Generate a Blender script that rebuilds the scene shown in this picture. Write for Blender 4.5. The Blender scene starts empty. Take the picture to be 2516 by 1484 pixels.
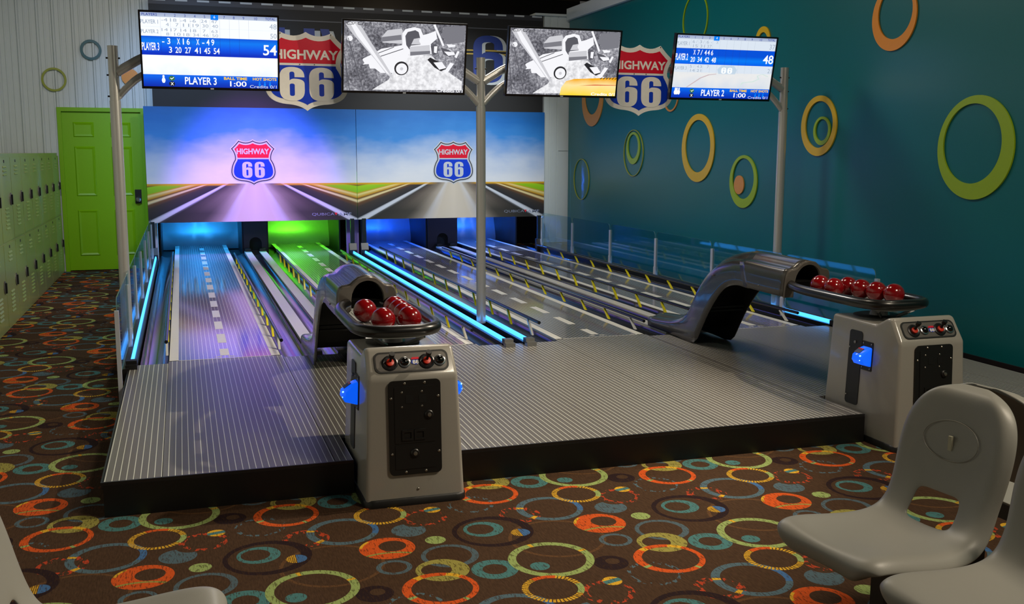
import bpy, bmesh, math, random
from mathutils import Vector, Matrix
random.seed(7)
sc = bpy.context.scene
C = sc.collection
PI = math.pi
# ------------------------------------------------------------------ camera
YAW, PITCH, ROLL = (math.radians(a) for a in (18.006, 8.413, 0.165))
fwd = Vector((math.sin(YAW)*math.cos(PITCH), math.cos(YAW)*math.cos(PITCH), -math.sin(PITCH)))
rgt = Vector((math.cos(YAW), -math.sin(YAW), 0)); upv = rgt.cross(fwd)
r2 = math.cos(ROLL)*rgt + math.sin(ROLL)*upv; u2 = -math.sin(ROLL)*rgt + math.cos(ROLL)*upv
cam = bpy.data.cameras.new('camera'); cam.sensor_width = 36; cam.lens = 2485.0/2516*36; cam.clip_end = 100
co = bpy.data.objects.new('camera', cam); C.objects.link(co)
m = Matrix((r2, u2, -fwd)).transposed().to_4x4(); m.translation = (0, 0, 1.559); co.matrix_world = m
sc.camera = co
# ------------------------------------------------------------------ world, lights, exposure
sc.view_settings.view_transform = 'Standard'; sc.view_settings.look = 'None'
sc.view_settings.gamma = 1; sc.view_settings.use_curve_mapping = False
sc.view_settings.exposure = 0.0
w = bpy.data.worlds.new('world'); sc.world = w; w.use_nodes = True
w.node_tree.nodes['Background'].inputs[0].default_value = (1.0, 0.95, 0.88, 1)
w.node_tree.nodes['Background'].inputs[1].default_value = 0.045
def lamp(kind, name, loc, target, power, col, size=0.5, angle=None, blend=0.5, sy=None):
    l = bpy.data.lights.new(name, kind); l.energy = power; l.color = col
    if kind == 'AREA':
        l.size = size
        if sy: l.shape = 'RECTANGLE'; l.size_y = sy
        else: l.shape = 'DISK'
    elif kind == 'SPOT':
        l.spot_size = math.radians(angle); l.spot_blend = blend; l.shadow_soft_size = size
    else: l.shadow_soft_size = size
    o = bpy.data.objects.new(name, l); C.objects.link(o); o.location = loc
    o.rotation_euler = (Vector(target)-Vector(loc)).to_track_quat('-Z', 'Y').to_euler()
    return o
WARM = (1.0, 0.86, 0.66)
# unseen ceiling lights of the hall: broad ambient ones, key spot, added fills
for i_, (lx, ly, pw, sz) in enumerate(((3.7, 1.0, 155, 1.2), (2.4, 6.4, 34, 1.0), (2.4, 9.9, 98, 1.0))):
    lamp('AREA', 'unseen_ceiling_light', (lx, ly, 4.52), (lx, ly, 0), pw, WARM if ly < 8 else (1, .95, .88), sz)
lamp('SPOT', 'unseen_ceiling_light', (4.75, 4.4, 3.7), (-0.9, 5.6, 0), 700, WARM, 0.06, 76, 0.5)
lamp('SPOT', 'unseen_ceiling_light', (2.1, 3.2, 4.4), (2.35, 8.0, 2.1), 140, (1, .94, .86), 0.15, 66, 0.7)  # unseen spot added as frontal fill for the signs and screens
lamp('SPOT', 'unseen_ceiling_light', (-0.9, 8.4, 4.45), (-1.2, 14.3, 0.6), 215, (1, .95, .88), 0.15, 80, 0.8)  # unseen spot added to brighten the ribbed wall, door and lockers
# coloured wash lamps aimed at the two printed panels
lamp('SPOT', 'wash_lamp', (0.9, 10.6, 3.9), (0.95, 14.08, 1.10), 1700, (0.46, 0.16, 1.0), 0.05, 34, 0.9)
lamp('SPOT', 'wash_lamp', (-0.2, 9.8, 4.0), (0.5, 14.08, 1.8), 430, (0.20, 0.48, 1.0), 0.05, 50, 0.9)
lamp('SPOT', 'wash_lamp', (3.7, 10.2, 3.9), (3.6, 14.08, 1.5), 640, (0.85, 0.93, 1.0), 0.05, 48, 0.9)
# lamps inside the pin pits, one colour for each lane
for lx, colr, p in ((0.24, (0.02, 0.35, 1), 55), (1.64, (0.15, 1.0, 0.02), 60), (3.02, (0.01, 0.10, 1), 75), (4.43, (0.02, 0.16, 1), 75)):
    lamp('POINT', 'pit_lamp', (lx, 15.25, 1.10), (lx, 16.0, 0.35), p*1.0, colr, 0.05)
# small unseen lights added to brighten the fronts of the hanging pins
for lx, colr, p in ((0.24, (0.05, 0.40, 1), 22), (1.64, (0.2, 1.0, 0.1), 6), (3.02, (0.15, 0.34, 1), 14), (4.43, (0.32, 0.48, 1), 34)):
    lamp('POINT', 'pin_fill_light', (lx, 14.40, 1.10), (lx, 16.0, 0.35), p, colr, 0.03)
# unseen fill light added behind the banner to bring out the brown ribs
lamp('POINT', 'rib_fill_light', (3.2, 15.9, 3.5), (3.2, 15.9, 0), 14, WARM, 0.1)
# ------------------------------------------------------------------ materials
def srgb(r, g, b):
    f = lambda c: (c/255/12.92) if c/255 <= 0.04045 else ((c/255+0.055)/1.055)**2.4
    return (f(r), f(g), f(b), 1)
class NT:
    def __init__(s, name):
        s.m = bpy.data.materials.new(name); s.m.use_nodes = True; s.t = s.m.node_tree
        s.b = s.t.nodes['Principled BSDF']; s.out = s.t.nodes['Material Output']
    def n(s, typ, **kw):
        nd = s.t.nodes.new(typ)
        for k, v in kw.items(): setattr(nd, k, v)
        return nd
    def lk(s, a, b): s.t.links.new(a, b)
    def setin(s, sock, v):
        if isinstance(v, bpy.types.NodeSocket): s.lk(v, sock)
        else: sock.default_value = v
    def math(s, op, a, b=None, c=None):
        nd = s.n('ShaderNodeMath', operation=op)
        s.setin(nd.inputs[0], a)
        if b is not None: s.setin(nd.inputs[1], b)
        if c is not None: s.setin(nd.inputs[2], c)
        return nd.outputs[0]
    def mix(s, f, a, b):
        nd = s.n('ShaderNodeMix', data_type='RGBA')
        s.setin(nd.inputs[0], f); s.setin(nd.inputs[6], a); s.setin(nd.inputs[7], b)
        return nd.outputs[2]
    def xyz(s, sock):
        nd = s.n('ShaderNodeSeparateXYZ'); s.lk(sock, nd.inputs[0]); return nd.outputs
    def comb(s, x, y, z):
        nd = s.n('ShaderNodeCombineXYZ')
        for i, v in enumerate((x, y, z)): s.setin(nd.inputs[i], v)
        return nd.outputs[0]
    def noise(s, vec, scale=5, detail=3, rough=0.5):
        nd = s.n('ShaderNodeTexNoise'); s.lk(vec, nd.inputs['Vector'])
        nd.inputs['Scale'].default_value = scale; nd.inputs['Detail'].default_value = detail; nd.inputs['Roughness'].default_value = rough
        return nd.outputs['Fac']
    def ramp(s, fac, stops, interp='LINEAR'):
        nd = s.n('ShaderNodeValToRGB'); s.setin(nd.inputs[0], fac); cr = nd.color_ramp; cr.interpolation = interp
        while len(cr.elements) > 1: cr.elements.remove(cr.elements[-1])
        cr.elements[0].position = stops[0][0]; cr.elements[0].color = stops[0][1]
        for p, c in stops[1:]:
            e = cr.elements.new(p); e.color = c
        return nd.outputs[0]
    def geo(s): return s.n('ShaderNodeNewGeometry').outputs['Position']
    def obj(s): return s.n('ShaderNodeTexCoord').outputs['Object']
    def bump(s, h, strength=0.3, dist=0.01):
        nd = s.n('ShaderNodeBump'); s.setin(nd.inputs['Height'], h)
        nd.inputs['Strength'].default_value = strength; nd.inputs['Distance'].default_value = dist
        s.lk(nd.outputs[0], s.b.inputs['Normal'])
MC = {}
def mat(name, col, rough=0.5, metal=0.0, emit=None, es=1.0, var=0.06, vs=30, coat=0.0, trans=0.0, spec=None, bump=0.0):
    if name in MC: return MC[name]
    t = NT(name); b = t.b
    if var > 0:
        nz = t.noise(t.obj(), vs, 3)
        c2 = tuple(min(1, x*(1+var)) for x in col[:3])+(1,); c1 = tuple(x*(1-var) for x in col[:3])+(1,)
        t.lk(t.mix(nz, c1, c2), b.inputs['Base Color'])
        if bump > 0: t.bump(nz, bump, 0.004)
    else: b.inputs['Base Color'].default_value = col
    b.inputs['Roughness'].default_value = rough; b.inputs['Metallic'].default_value = metal
    b.inputs['Coat Weight'].default_value = coat; b.inputs['Coat Roughness'].default_value = 0.08
    if trans: b.inputs['Transmission Weight'].default_value = trans; b.inputs['IOR'].default_value = 1.45
    if spec is not None: b.inputs['Specular IOR Level'].default_value = spec
    if emit: b.inputs['Emission Color'].default_value = emit; b.inputs['Emission Strength'].default_value = es
    MC[name] = t.m
    return t.m
def screen(name, col, es=1.0):      # a lit patch of a display
    return mat(name, (0.01, 0.01, 0.01, 1), 0.25, emit=col, es=es, var=0)
# ------------------------------------------------------------------ mesh helpers
def link(name, me, m=None, parent=None, smooth=0):
    o = bpy.data.objects.new(name, me); C.objects.link(o)
    if m is not None and not me.materials: me.materials.append(m)
    if parent is not None: o.parent = parent
    if smooth:
        me.polygons.foreach_set('use_smooth', [True]*len(me.polygons)); me.set_sharp_from_angle(angle=math.radians(smooth))
    return o
def mesh(name, v, f):
    me = bpy.data.meshes.new(name); me.from_pydata([tuple(p) for p in v], [], f); me.update(); return me
class B:
    """collects shapes of ONE part"""
    def __init__(s): s.v = []; s.f = []
    def add(s, v, f):
        k = len(s.v); s.v += [tuple(p) for p in v]; s.f += [tuple(i+k for i in q) for q in f]; return s
    def box(s, x0, x1, y0, y1, z0, z1):
        return s.add([(x0,y0,z0),(x1,y0,z0),(x1,y1,z0),(x0,y1,z0),(x0,y0,z1),(x1,y0,z1),(x1,y1,z1),(x0,y1,z1)],
                     [(0,3,2,1),(4,5,6,7),(0,1,5,4),(1,2,6,5),(2,3,7,6),(3,0,4,7)])
    def tube(s, pts, r, n=10, closed=False, caps=True):
        pts = [Vector(p) for p in pts]; N = len(pts); rs = r if isinstance(r, (list, tuple)) else [r]*N
        base = len(s.v); prev = None
        for i, p in enumerate(pts):
            if closed: d = pts[(i+1) % N]-pts[i-1]
            else: d = pts[min(i+1, N-1)]-pts[max(i-1, 0)]
            d.normalize()
            if prev is None:
                a = Vector((0,0,1)) if abs(d.z) < 0.9 else Vector((1,0,0)); u = d.cross(a).normalized()
            else: u = (prev-d*prev.dot(d)).normalized()
            prev = u; v = d.cross(u)
            for k in range(n):
                a = 2*PI*k/n; s.v.append(tuple(p+rs[i]*(math.cos(a)*u+math.sin(a)*v)))
        for i in range(N if closed else N-1):
            j = (i+1) % N
            for k in range(n):
                k2 = (k+1) % n; s.f.append((base+i*n+k, base+i*n+k2, base+j*n+k2, base+j*n+k))
        if caps and not closed:
            s.f.append(tuple(base+k for k in range(n-1, -1, -1))); s.f.append(tuple(base+(N-1)*n+k for k in range(n)))
        return s
    def cyl(s, c, r, h, n=20, axis='z', r2=None):
        c = Vector(c); d = {'x': Vector((1,0,0)), 'y': Vector((0,1,0)), 'z': Vector((0,0,1))}[axis]
        return s.tube([c, c+d*h], [r, r if r2 is None else r2], n)
    def lathe(s, c, prof, n=20, axis='z'):
        k0 = len(s.v)
        for r, h in prof:
            for k in range(n):
                a = 2*PI*k/n; q = (r*math.cos(a), r*math.sin(a), h)
                if axis == 'y': q = (q[0], -q[2], q[1])
                s.v.append((c[0]+q[0], c[1]+q[1], c[2]+q[2]))
        for i in range(len(prof)-1):
            for k in range(n):
                k2 = (k+1) % n; s.f.append((k0+i*n+k, k0+i*n+k2, k0+(i+1)*n+k2, k0+(i+1)*n+k))
        s.f.append(tuple(k0+k for k in range(n-1, -1, -1))); s.f.append(tuple(k0+(len(prof)-1)*n+k for k in range(n)))
        return s
    def quad(s, a, b, c, d): return s.add([a,b,c,d], [(0,1,2,3)])
    def xf(s, M): s.v = [tuple(M @ Vector(p)) for p in s.v]; return s
    def to(s, name, m, parent=None, smooth=0):
        return link(name, mesh(name, s.v, s.f), m, parent, smooth)
def shape2d(loops, depth=0.0, name='shape'):
    """filled flat outline (with holes) in x,z facing -y; depth = thickness behind it"""
    cu = bpy.data.curves.new('tmp', 'CURVE'); cu.dimensions = '2D'; cu.fill_mode = 'BOTH'
    for lp in loops:
        sp = cu.splines.new('POLY'); sp.points.add(len(lp)-1); sp.use_cyclic_u = True
        for p, q in zip(sp.points, lp): p.co = (q[0], q[1], 0, 1)
    cu.extrude = depth/2
    return conv(cu, depth, name)
def conv(cu, depth, name):
    o = bpy.data.objects.new('tmp', cu); C.objects.link(o)
    dg = bpy.context.evaluated_depsgraph_get(); me = bpy.data.meshes.new_from_object(o.evaluated_get(dg))
    bpy.data.objects.remove(o); bpy.data.curves.remove(cu); me.name = name
    for v in me.vertices:
        x, y, z = v.co; v.co = (x, -z+depth/2, y)
    me.materials.clear(); me.update(); return me
FW = {}
def text(name, s, h, m, parent, x, y, z, w=None, align='c', bold=0.0, shear=0.0, depth=0.0):
    """lettering h high facing -y with its base line at z; x = left / centre / right"""
    cu = bpy.data.curves.new('tmp', 'FONT'); cu.body = s; cu.size = 1; cu.offset = bold; cu.shear = shear; cu.extrude = depth/2/h
    cu.resolution_u = 3
    me = conv(cu, 0, name)
    xs = [v.co.x for v in me.vertices]; zs = [v.co.z for v in me.vertices]
    x0, x1, z0, z1 = min(xs), max(xs), min(zs), max(zs)
    if not FW:
        c3 = bpy.data.curves.new('tmp', 'FONT'); c3.body = 'H'; c3.size = 1; FW['h'] = max(v.co.z for v in conv(c3, 0, 'tmp').vertices)
    if len(s) < 4: z0, z1 = -bold, FW['h']+bold
    kz = h/(z1-z0); kx = kz if w is None else w/(x1-x0); W = (x1-x0)*kx
    ox = {'l': 0, 'c': -W/2, 'r': -W}[align]
    for v in me.vertices: v.co = ((v.co.x-x0)*kx+ox+x, v.co.y*h+y, (v.co.z-z0)*kz+z)
    me.update()
    return link(name, me, m, parent)
def tag(o, label=None, cat=None, group=None, kind=None):
    if label: o['label'] = label
    if cat: o['category'] = cat
    if group: o['group'] = group
    if kind: o['kind'] = kind
    return o
def thing(name, loc, label, cat, group=None, rz=0.0):
    o = bpy.data.objects.new(name, None); C.objects.link(o); o.location = loc; o.rotation_euler = (0, 0, rz)
    return tag(o, label, cat, group)
def struct(o): o['kind'] = 'structure'; return o
def copy_tree(o, parent=None):
    c = o.copy(); C.objects.link(c); c.parent = parent
    for ch in list(o.children): copy_tree(ch, c)
    return c
def bez(p0, p1, p2, n=8): return [((1-t)**2*p0[0]+2*t*(1-t)*p1[0]+t*t*p2[0], (1-t)**2*p0[1]+2*t*(1-t)*p1[1]+t*t*p2[1]) for t in (i/n for i in range(1, n+1))]
def circle(cx, cz, r, n=48, a0=0): return [(cx+r*math.cos(a0+2*PI*i/n), cz+r*math.sin(a0+2*PI*i/n)) for i in range(n)]
def rrect(x0, x1, z0, z1, r, n=5):
    out = []
    for cx, cz, a in ((x1-r, z1-r, 0), (x0+r, z1-r, PI/2), (x0+r, z0+r, PI), (x1-r, z0+r, 1.5*PI)):
        for i in range(n+1): out.append((cx+r*math.cos(a+PI/2*i/n), cz+r*math.sin(a+PI/2*i/n)))
    return out
def spline(pts, n=6):
    """Catmull-Rom through tuples of any length"""
    out = []
    for i in range(len(pts)-1):
        p0 = pts[max(i-1, 0)]; p1 = pts[i]; p2 = pts[i+1]; p3 = pts[min(i+2, len(pts)-1)]
        for k in range(n):
            t = k/n
            out.append(tuple(0.5*((2*b)+(-a+c)*t+(2*a-5*b+4*c-d)*t*t+(-a+3*b-3*c+d)*t**3) for a, b, c, d in zip(p0, p1, p2, p3)))
    out.append(tuple(pts[-1])); return out
def offset_loop(lp, d):
    out = []; N = len(lp)
    area = sum(lp[i][0]*lp[(i+1) % N][1]-lp[(i+1) % N][0]*lp[i][1] for i in range(N)); sg = 1 if area > 0 else -1
    for i in range(N):
        a, b, c = lp[i-1], lp[i], lp[(i+1) % N]
        e1 = Vector((b[0]-a[0], b[1]-a[1])).normalized(); e2 = Vector((c[0]-b[0], c[1]-b[1])).normalized()
        n1 = Vector((-e1.y, e1.x))*sg; n2 = Vector((-e2.y, e2.x))*sg; nn = (n1+n2)
        if nn.length < 1e-6: nn = n1
        nn.normalize(); k = d/max(0.45, nn.dot(n1)); out.append((b[0]+nn.x*k, b[1]+nn.y*k))
    return out
def clip_z(lp, z, above=True):
    out = []; N = len(lp); ins = lambda p: (p[1] >= z) if above else (p[1] <= z)
    for i in range(N):
        a, b = lp[i], lp[(i+1) % N]
        if ins(a): out.append(a)
        if ins(a) != ins(b):
            t = (z-a[1])/(b[1]-a[1]); out.append((a[0]+(b[0]-a[0])*t, z))
    return out
# ================================================================== THE SETTING
WX = 5.42            # teal wall plane
BY = 14.3            # wall with the door
# ---- carpet: repeating woven pattern of rings, all in the material
def carpet_material():
    t = NT('carpet'); g = t.xyz(t.geo()); X, Y = g[0], g[1]
    streak = t.noise(t.comb(t.math('MULTIPLY', X, 150.0), t.math('MULTIPLY', Y, 28.0), 0.0), 1.0, 3, 0.6)
    blot = t.noise(t.comb(X, Y, 0.0), 9.0, 3)
    base = t.mix(streak, srgb(37, 24, 16), srgb(95, 70, 50))
    base = t.mix(t.math('MULTIPLY', blot, 0.35), base, srgb(52, 34, 22))
    PX, PY = 0.914, 0.93
    def cell(cx, cy):
        d0 = t.math('SUBTRACT', Y, cy); k = t.math('FLOOR', t.math('ADD', t.math('DIVIDE', d0, PY), 0.5))
        dy = t.math('SUBTRACT', d0, t.math('MULTIPLY', k, PY))
        x0 = t.math('SUBTRACT', t.math('ADD', t.math('SUBTRACT', X, cx), t.math('MULTIPLY', k, PX/2)), 0.0)
        j = t.math('FLOOR', t.math('ADD', t.math('DIVIDE', x0, PX), 0.5))
        dx = t.math('SUBTRACT', x0, t.math('MULTIPLY', j, PX))
        return dx, dy
    def dist(c, ox=0.0, oy=0.0):
        a = t.math('SUBTRACT', c[0], ox) if ox else c[0]; b = t.math('SUBTRACT', c[1], oy) if oy else c[1]
        return t.math('SQRT', t.math('ADD', t.math('MULTIPLY', a, a), t.math('MULTIPLY', b, b)))
    lt = lambda a, v: t.math('LESS_THAN', a, v); gt = lambda a, v: t.math('GREATER_THAN', a, v)
    mul = lambda a, b: t.math('MULTIPLY', a, b)
    def ring(c, R, r=0.0, ox=0.0, oy=0.0):
        mk = lt(dist(c), R)
        return mul(mk, gt(dist(c, ox, oy), r)) if r else mk
    def ang(c): return t.math('ARCTAN2', c[1], c[0])
    def tick(c, a0, wd): return lt(t.math('ABSOLUTE', t.math('SUBTRACT', ang(c), a0)), wd)
    st = {'c': base}
    frag = gt(t.noise(t.comb(t.math('MULTIPLY', X, 60.0), t.math('MULTIPLY', Y, 26.0), 3.0), 1.0, 2), 0.53)
    weave = t.math('MULTIPLY', gt(streak, 0.565), 0.62)
    def put(mk, col, solid=1.0): st['c'] = t.mix(mul(mk, solid) if solid != 1.0 else mk, st['c'], t.mix(weave, col, srgb(58, 38, 24)))
    ORANGE, GREEN, TEAL, YEL = srgb(204, 84, 32), srgb(144, 162, 96), srgb(72, 118, 118), srgb(214, 164, 46)
    SLATE, DARK, OLIVE, BLUE, RUST = srgb(80, 102, 112), srgb(40, 26, 28), srgb(148, 140, 70), srgb(66, 104, 150), srgb(178, 66, 38)
    c = cell(1.40, 3.70); put(ring(c, .20, .185), srgb(104, 72, 44), 0.7)
    c = cell(1.851, 4.092); put(mul(ring(c, .097, .072), frag), RUST)
    c = cell(1.335, 4.00); put(mul(ring(c, .095, .06), frag), RUST)
    c = cell(1.625, 3.26); put(mul(ring(c, .106, .088), frag), SLATE)
    c = cell(1.489, 4.036); sl = ring(c, .149, .119, .004, 0); put(sl, SLATE); put(mul(sl, tick(c, 2.85, .07)), YEL); put(mul(sl, tick(c, -2.45, .08)), YEL); put(mul(sl, tick(c, 0.0, .45)), BLUE)
    c = cell(1.753, 3.966); put(mul(ring(c, .072), gt(dist(c, .05, .085), .058)), SLATE, .9)
    c = cell(1.850, 3.655); put(ring(c, .113, .090, -.004, .002), SLATE, .8)
    c = cell(1.62, 3.609); put(ring(c, .068, .049), SLATE, .85)
    c = cell(2.085, 3.852); put(ring(c, .170, .138, -.012, 0), DARK)
    c = cell(2.053, 3.884); put(ring(c, .084, .056, -.012, .003), TEAL)
    c = cell(2.190, 3.803); hd = ring(c, .040); put(mul(hd, gt(c[0], 0.0)), BLUE); put(mul(mul(hd, lt(c[0], 0.0)), gt(t.math('SINE', mul(c[0], 900.0)), -.35)), YEL)
    c = cell(1.508, 3.400); put(ring(c, .068, .028, .012, .012), DARK)
    c = cell(1.789, 3.530); put(ring(c, .102, .058, -.022, .006), OLIVE)
    c = cell(1.979, 3.477); put(ring(c, .089, .047), TEAL)
    c = cell(1.302, 3.505); gr = ring(c, .168, .136); put(gr, GREEN); put(mul(gr, tick(c, 1.80, .05)), YEL); put(mul(gr, tick(c, .30, .05)), YEL)
    c = cell(1.237, 3.452); put(ring(c, .038), TEAL)
    c = cell(1.216, 3.249); yr = ring(c, .114, .090); dash = gt(t.math('SINE', mul(ang(c), 46.0)), -.55)
    put(mul(yr, dash), YEL); put(mul(yr, tick(c, 1.6, .45)), ORANGE); put(mul(yr, tick(c, -.25, .40)), GREEN)
    c = cell(1.446, 3.245); sd = ring(c, .037); put(sd, YEL); put(mul(sd, lt(t.math('ABSOLUTE', t.math('ADD', c[1], mul(c[0], -.25))), .014)), TEAL)
    c = cell(1.742, 3.372); og = ring(c, .139, .111, .006, 0); put(og, ORANGE); put(mul(og, tick(c, 2.05, .12)), YEL); put(mul(og, tick(c, .95, .22)), YEL); put(mul(og, tick(c, -2.75, .07)), GREEN); put(mul(og, tick(c, -1.0, .06)), GREEN)
    c = cell(1.631, 3.802); bl = ring(c, .111, .055, .024, .016); put(bl, ORANGE)
    put(mul(bl, mul(lt(dist(c, -.02, -.24), .20), gt(dist(c, -.02, -.24), .186))), OLIVE); put(mul(mul(bl, gt(dist(c), .099)), tick(c, 2.55, .35)), YEL)
    c = cell(1.834, 3.828); put(ring(c, .042), GREEN)
    t.lk(st['c'], t.b.inputs['Base Color'])
    t.b.inputs['Roughness'].default_value = 0.95; t.b.inputs['Specular IOR Level'].default_value = 0.1
    t.bump(streak, 0.5, 0.004)
    return t.m
fl = B().box(-2.2, 6.6, -3.0, 16.6, -0.1, 0.0).to('floor', carpet_material()); struct(fl)
# ---- teal wall on the right with its cap and skirting
TEALW = mat('teal_paint', srgb(0, 102, 106), 0.34, var=0.05, vs=60, spec=0.5)
WHITE = mat('white_metal', srgb(206, 214, 212), 0.45, var=0.03, vs=8)
struct(B().box(WX, WX+0.15, -3.0, 14.02, 0.0, 3.44).to('wall_right', TEALW))
struct(B().box(WX-0.05, WX+0.2, -3.0, 14.02, 3.44, 3.60).to('trim_1', WHITE))
struct(B().box(WX-0.015, WX-0.001, -3.0, 14.0, 0.0, 0.113).to('baseboard_right', mat('black_skirting', srgb(16, 15, 15), 0.5)))
# ---- ribbed white sheet metal
def siding(x0, x1, z0, z1, pitch=0.229):
    """sheet with one high rib and two low ribs per pitch, facing -y, at y = 0"""
    xs = []; x = x0
    while x < x1-1e-6:
        for dx, dy in ((0, 0), (.012, -.022), (.03, -.022), (.042, 0), (.085, 0), (.092, -.006), (.105, -.006), (.112, 0), (.155, 0), (.162, -.006), (.175, -.006), (.182, 0)):
            if x+dx < x1: xs.append((x+dx, dy))
        x += pitch
    xs.append((x1, 0)); b = B()
    for (a, da), (c, dc) in zip(xs, xs[1:]): b.quad((a, da, z0), (c, dc, z0), (c, dc, z1), (a, da, z1))
    return b
DX0, DX1, DZ = -1.43, -0.475, 2.065      # door opening
parts = B()
for (a, b_, c, d) in ((-2.12, DX0-0.05, 0.0, 4.6), (DX0-0.05, DX1+0.05, DZ+0.05, 4.6), (DX1+0.05, -0.33, 0.0, 4.6)):
    s = siding(a, b_, c, d); s.v = [(x, y+BY, z) for x, y, z in s.v]; parts.add(s.v, s.f)
parts.box(-2.12, DX0-0.05, BY+0.003, BY+0.12, 0, 4.6).box(DX0-0.05, DX1+0.05, BY+0.003, BY+0.12, DZ+0.05, 4.6).box(DX1+0.05, -0.33, BY+0.003, BY+0.12, 0, 4.6)
struct(parts.to('wall_back', WHITE))
s = siding(-3.0, 14.3, 0, 4.6); s.v = [(-2.12-y, x, z) for x, y, z in s.v]
struct(s.box(-2.25, -2.121, -3.0, 14.42, 0, 4.6).to('wall_left', WHITE))
struct(B().box(-0.345, -0.30, BY-0.035, BY+0.12, 2.10, 4.6).to('trim_2', WHITE))
# ---- the green six-panel door
GREEN = mat('lime_door_paint', srgb(128, 186, 2), 0.38, var=0.04, vs=40)
door = struct(B().box(DX0, DX1, BY+0.02, BY+0.06, 0.012, DZ).to('door_1', GREEN))
fr = B().box(DX0-0.05, DX0, BY-0.02, BY+0.07, 0, DZ+0.05).box(DX1, DX1+0.05, BY-0.02, BY+0.07, 0, DZ+0.05).box(DX0, DX1, BY-0.02, BY+0.07, DZ, DZ+0.05)
fr.to('door_frame', GREEN, door)
cw = (DX1-DX0)
for i in range(2):
    xa = DX0+0.13+i*(cw/2-0.03); xb = xa+cw/2-0.23
    for za, zb in ((1.74, 1.93), (0.98, 1.62), (0.20, 0.80)):
        y0, y1 = BY+0.02, BY+0.008
        b = B(); e = 0.035
        for (p, q) in (((xa, za, xb, zb, y0-.001), (xa+e*.35, za+e*.35, xb-e*.35, zb-e*.35, y1)), ((xa+e*.35, za+e*.35, xb-e*.35, zb-e*.35, y1), (xa+e, za+e, xb-e, zb-e, y0-.004))):
            P = [(p[0], p[4], p[1]), (p[2], p[4], p[1]), (p[2], p[4], p[3]), (p[0], p[4], p[3])]
            Q = [(q[0], q[4], q[1]), (q[2], q[4], q[1]), (q[2], q[4], q[3]), (q[0], q[4], q[3])]
            b.add(P+Q, [(0, 1, 5, 4), (1, 2, 6, 5), (2, 3, 7, 6), (3, 0, 4, 7)])
        b.quad((xa+e, y0-.004, za+e), (xb-e, y0-.004, za+e), (xb-e, y0-.004, zb-e), (xa+e, y0-.004, zb-e))
        b.to('door_panel', GREEN, door)
CHROME = mat('chrome', srgb(170, 172, 176), 0.22, 0.9, var=0.02)
DKMETAL = mat('dark_metal', srgb(60, 60, 62), 0.35, 0.8, var=0.04)
B().box(DX1-0.115, DX1-0.035, BY-0.005, BY+0.02, 0.88, 1.06).to('lock_plate', DKMETAL, door)
B().lathe((DX1-0.075, BY-0.005, 0.93), ((.014, 0), (.014, .03), (.03, .035), (.033, .055), (.02, .068)), 16, 'y').to('door_knob', CHROME, door, 40)
# ---- white sheet-metal column where the teal wall ends
col = thing('wall_column', (5.065, 14.10, 0), 'white sheet-metal column at the end of the teal wall', 'column')
b = B()
prof = [(0, 0), (.085, 0), (.09, .012), (.10, .012), (.105, 0), (.20, 0), (.205, .012), (.215, .012), (.22, 0), (.385, 0), (.385, .2), (0, .2)]
n = len(prof); v = [(x, y, z) for z in (0, 3.5) for x, y in prof]
b.add(v, [(i, (i+1) % n, n+(i+1) % n, n+i) for i in range(n)]+[tuple(range(n, 2*n))]); b.to('sheathing', WHITE, col)
B().box(-0.16, 0.39, -0.05, 0.2, 3.50, 3.53).to('cap', WHITE, col)
B().box(.225, .375, -.004, -.001, 1.58, 1.586).to('seam', mat('grey_seam', srgb(110, 118, 120), .5), col)
B().box(.0, .385, -.006, -.001, 0.0, 0.24).to('kick_plate', mat('cream_kick', srgb(196, 186, 140), .5), col)
# ---- ceiling, roof ribs and the hall's far end
DARKC = mat('dark_ceiling', srgb(34, 30, 26), 0.9)
struct(B().box(-2.25, 6.6, -3.0, 16.8, 4.6, 4.7).to('ceiling', DARKC))
struct(B().box(-0.45, 6.6, 16.6, 16.75, 0, 4.6).to('wall_far', DARKC))
BROWN = mat('brown_steel', srgb(92, 76, 54), 0.6)
for i, (y, z) in enumerate(((14.9, 3.95), (15.7, 4.0), (16.3, 4.1))):
    struct(B().box(-0.3, 6.5, y, y+.10, z, z+.22).box(-0.3, 6.5, y-.05, y+.15, z, z+.012).to('trim_%d' % (i+3), BROWN))
# ================================================================== LOCKERS
LOCK = mat('pale_green_enamel', srgb(150, 160, 98), 0.30, var=0.05, vs=12, coat=0.3)
HANDLE = mat('locker_latch', srgb(112, 108, 96), 0.35, 0.4)
SLOT = mat('locker_slot', srgb(40, 44, 26), 0.6)
def make_locker():
    root = thing('locker', (0, 0, 0), 'x', 'locker', 'pale green two-tier lockers along the left wall')
    B().box(-.5, -.012, 0, .648, 0, 1.535).to('body', LOCK, root)
    for z0, z1 in ((.03, .745), (.765, 1.50)):
        d = B().box(-.012, .0, .008, .640, z0, z1).to('door', LOCK, root)
        v = B()
        for zz in [z1-.09-.035*i for i in range(3)]+[z0+.10+.035*i for i in range(6)]:
            v.add([(.0005, .22, zz), (.0005, .40, zz), (.0005, .40, zz+.018), (.0005, .22, zz+.018), (.009, .22, zz+.004), (.009, .40, zz+.004)], [(0, 1, 5, 4), (4, 5, 2, 3), (0, 4, 3), (1, 2, 5)])
        v.to('vent_louvres', LOCK, d)['kind'] = 'stuff'
        h = B().cyl((.0, .56, z0+.36), .058, .006, 14, 'x').to('latch_cup', HANDLE, d); B().box(.006, .02, .553, .573, z0+.31, z0+.40).to('latch', DKMETAL, d)
        B().box(.0, .003, .29, .32, z1-.045, z1-.02).to('number_plate', SLOT, d)
    return root
proto = make_locker()
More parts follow.
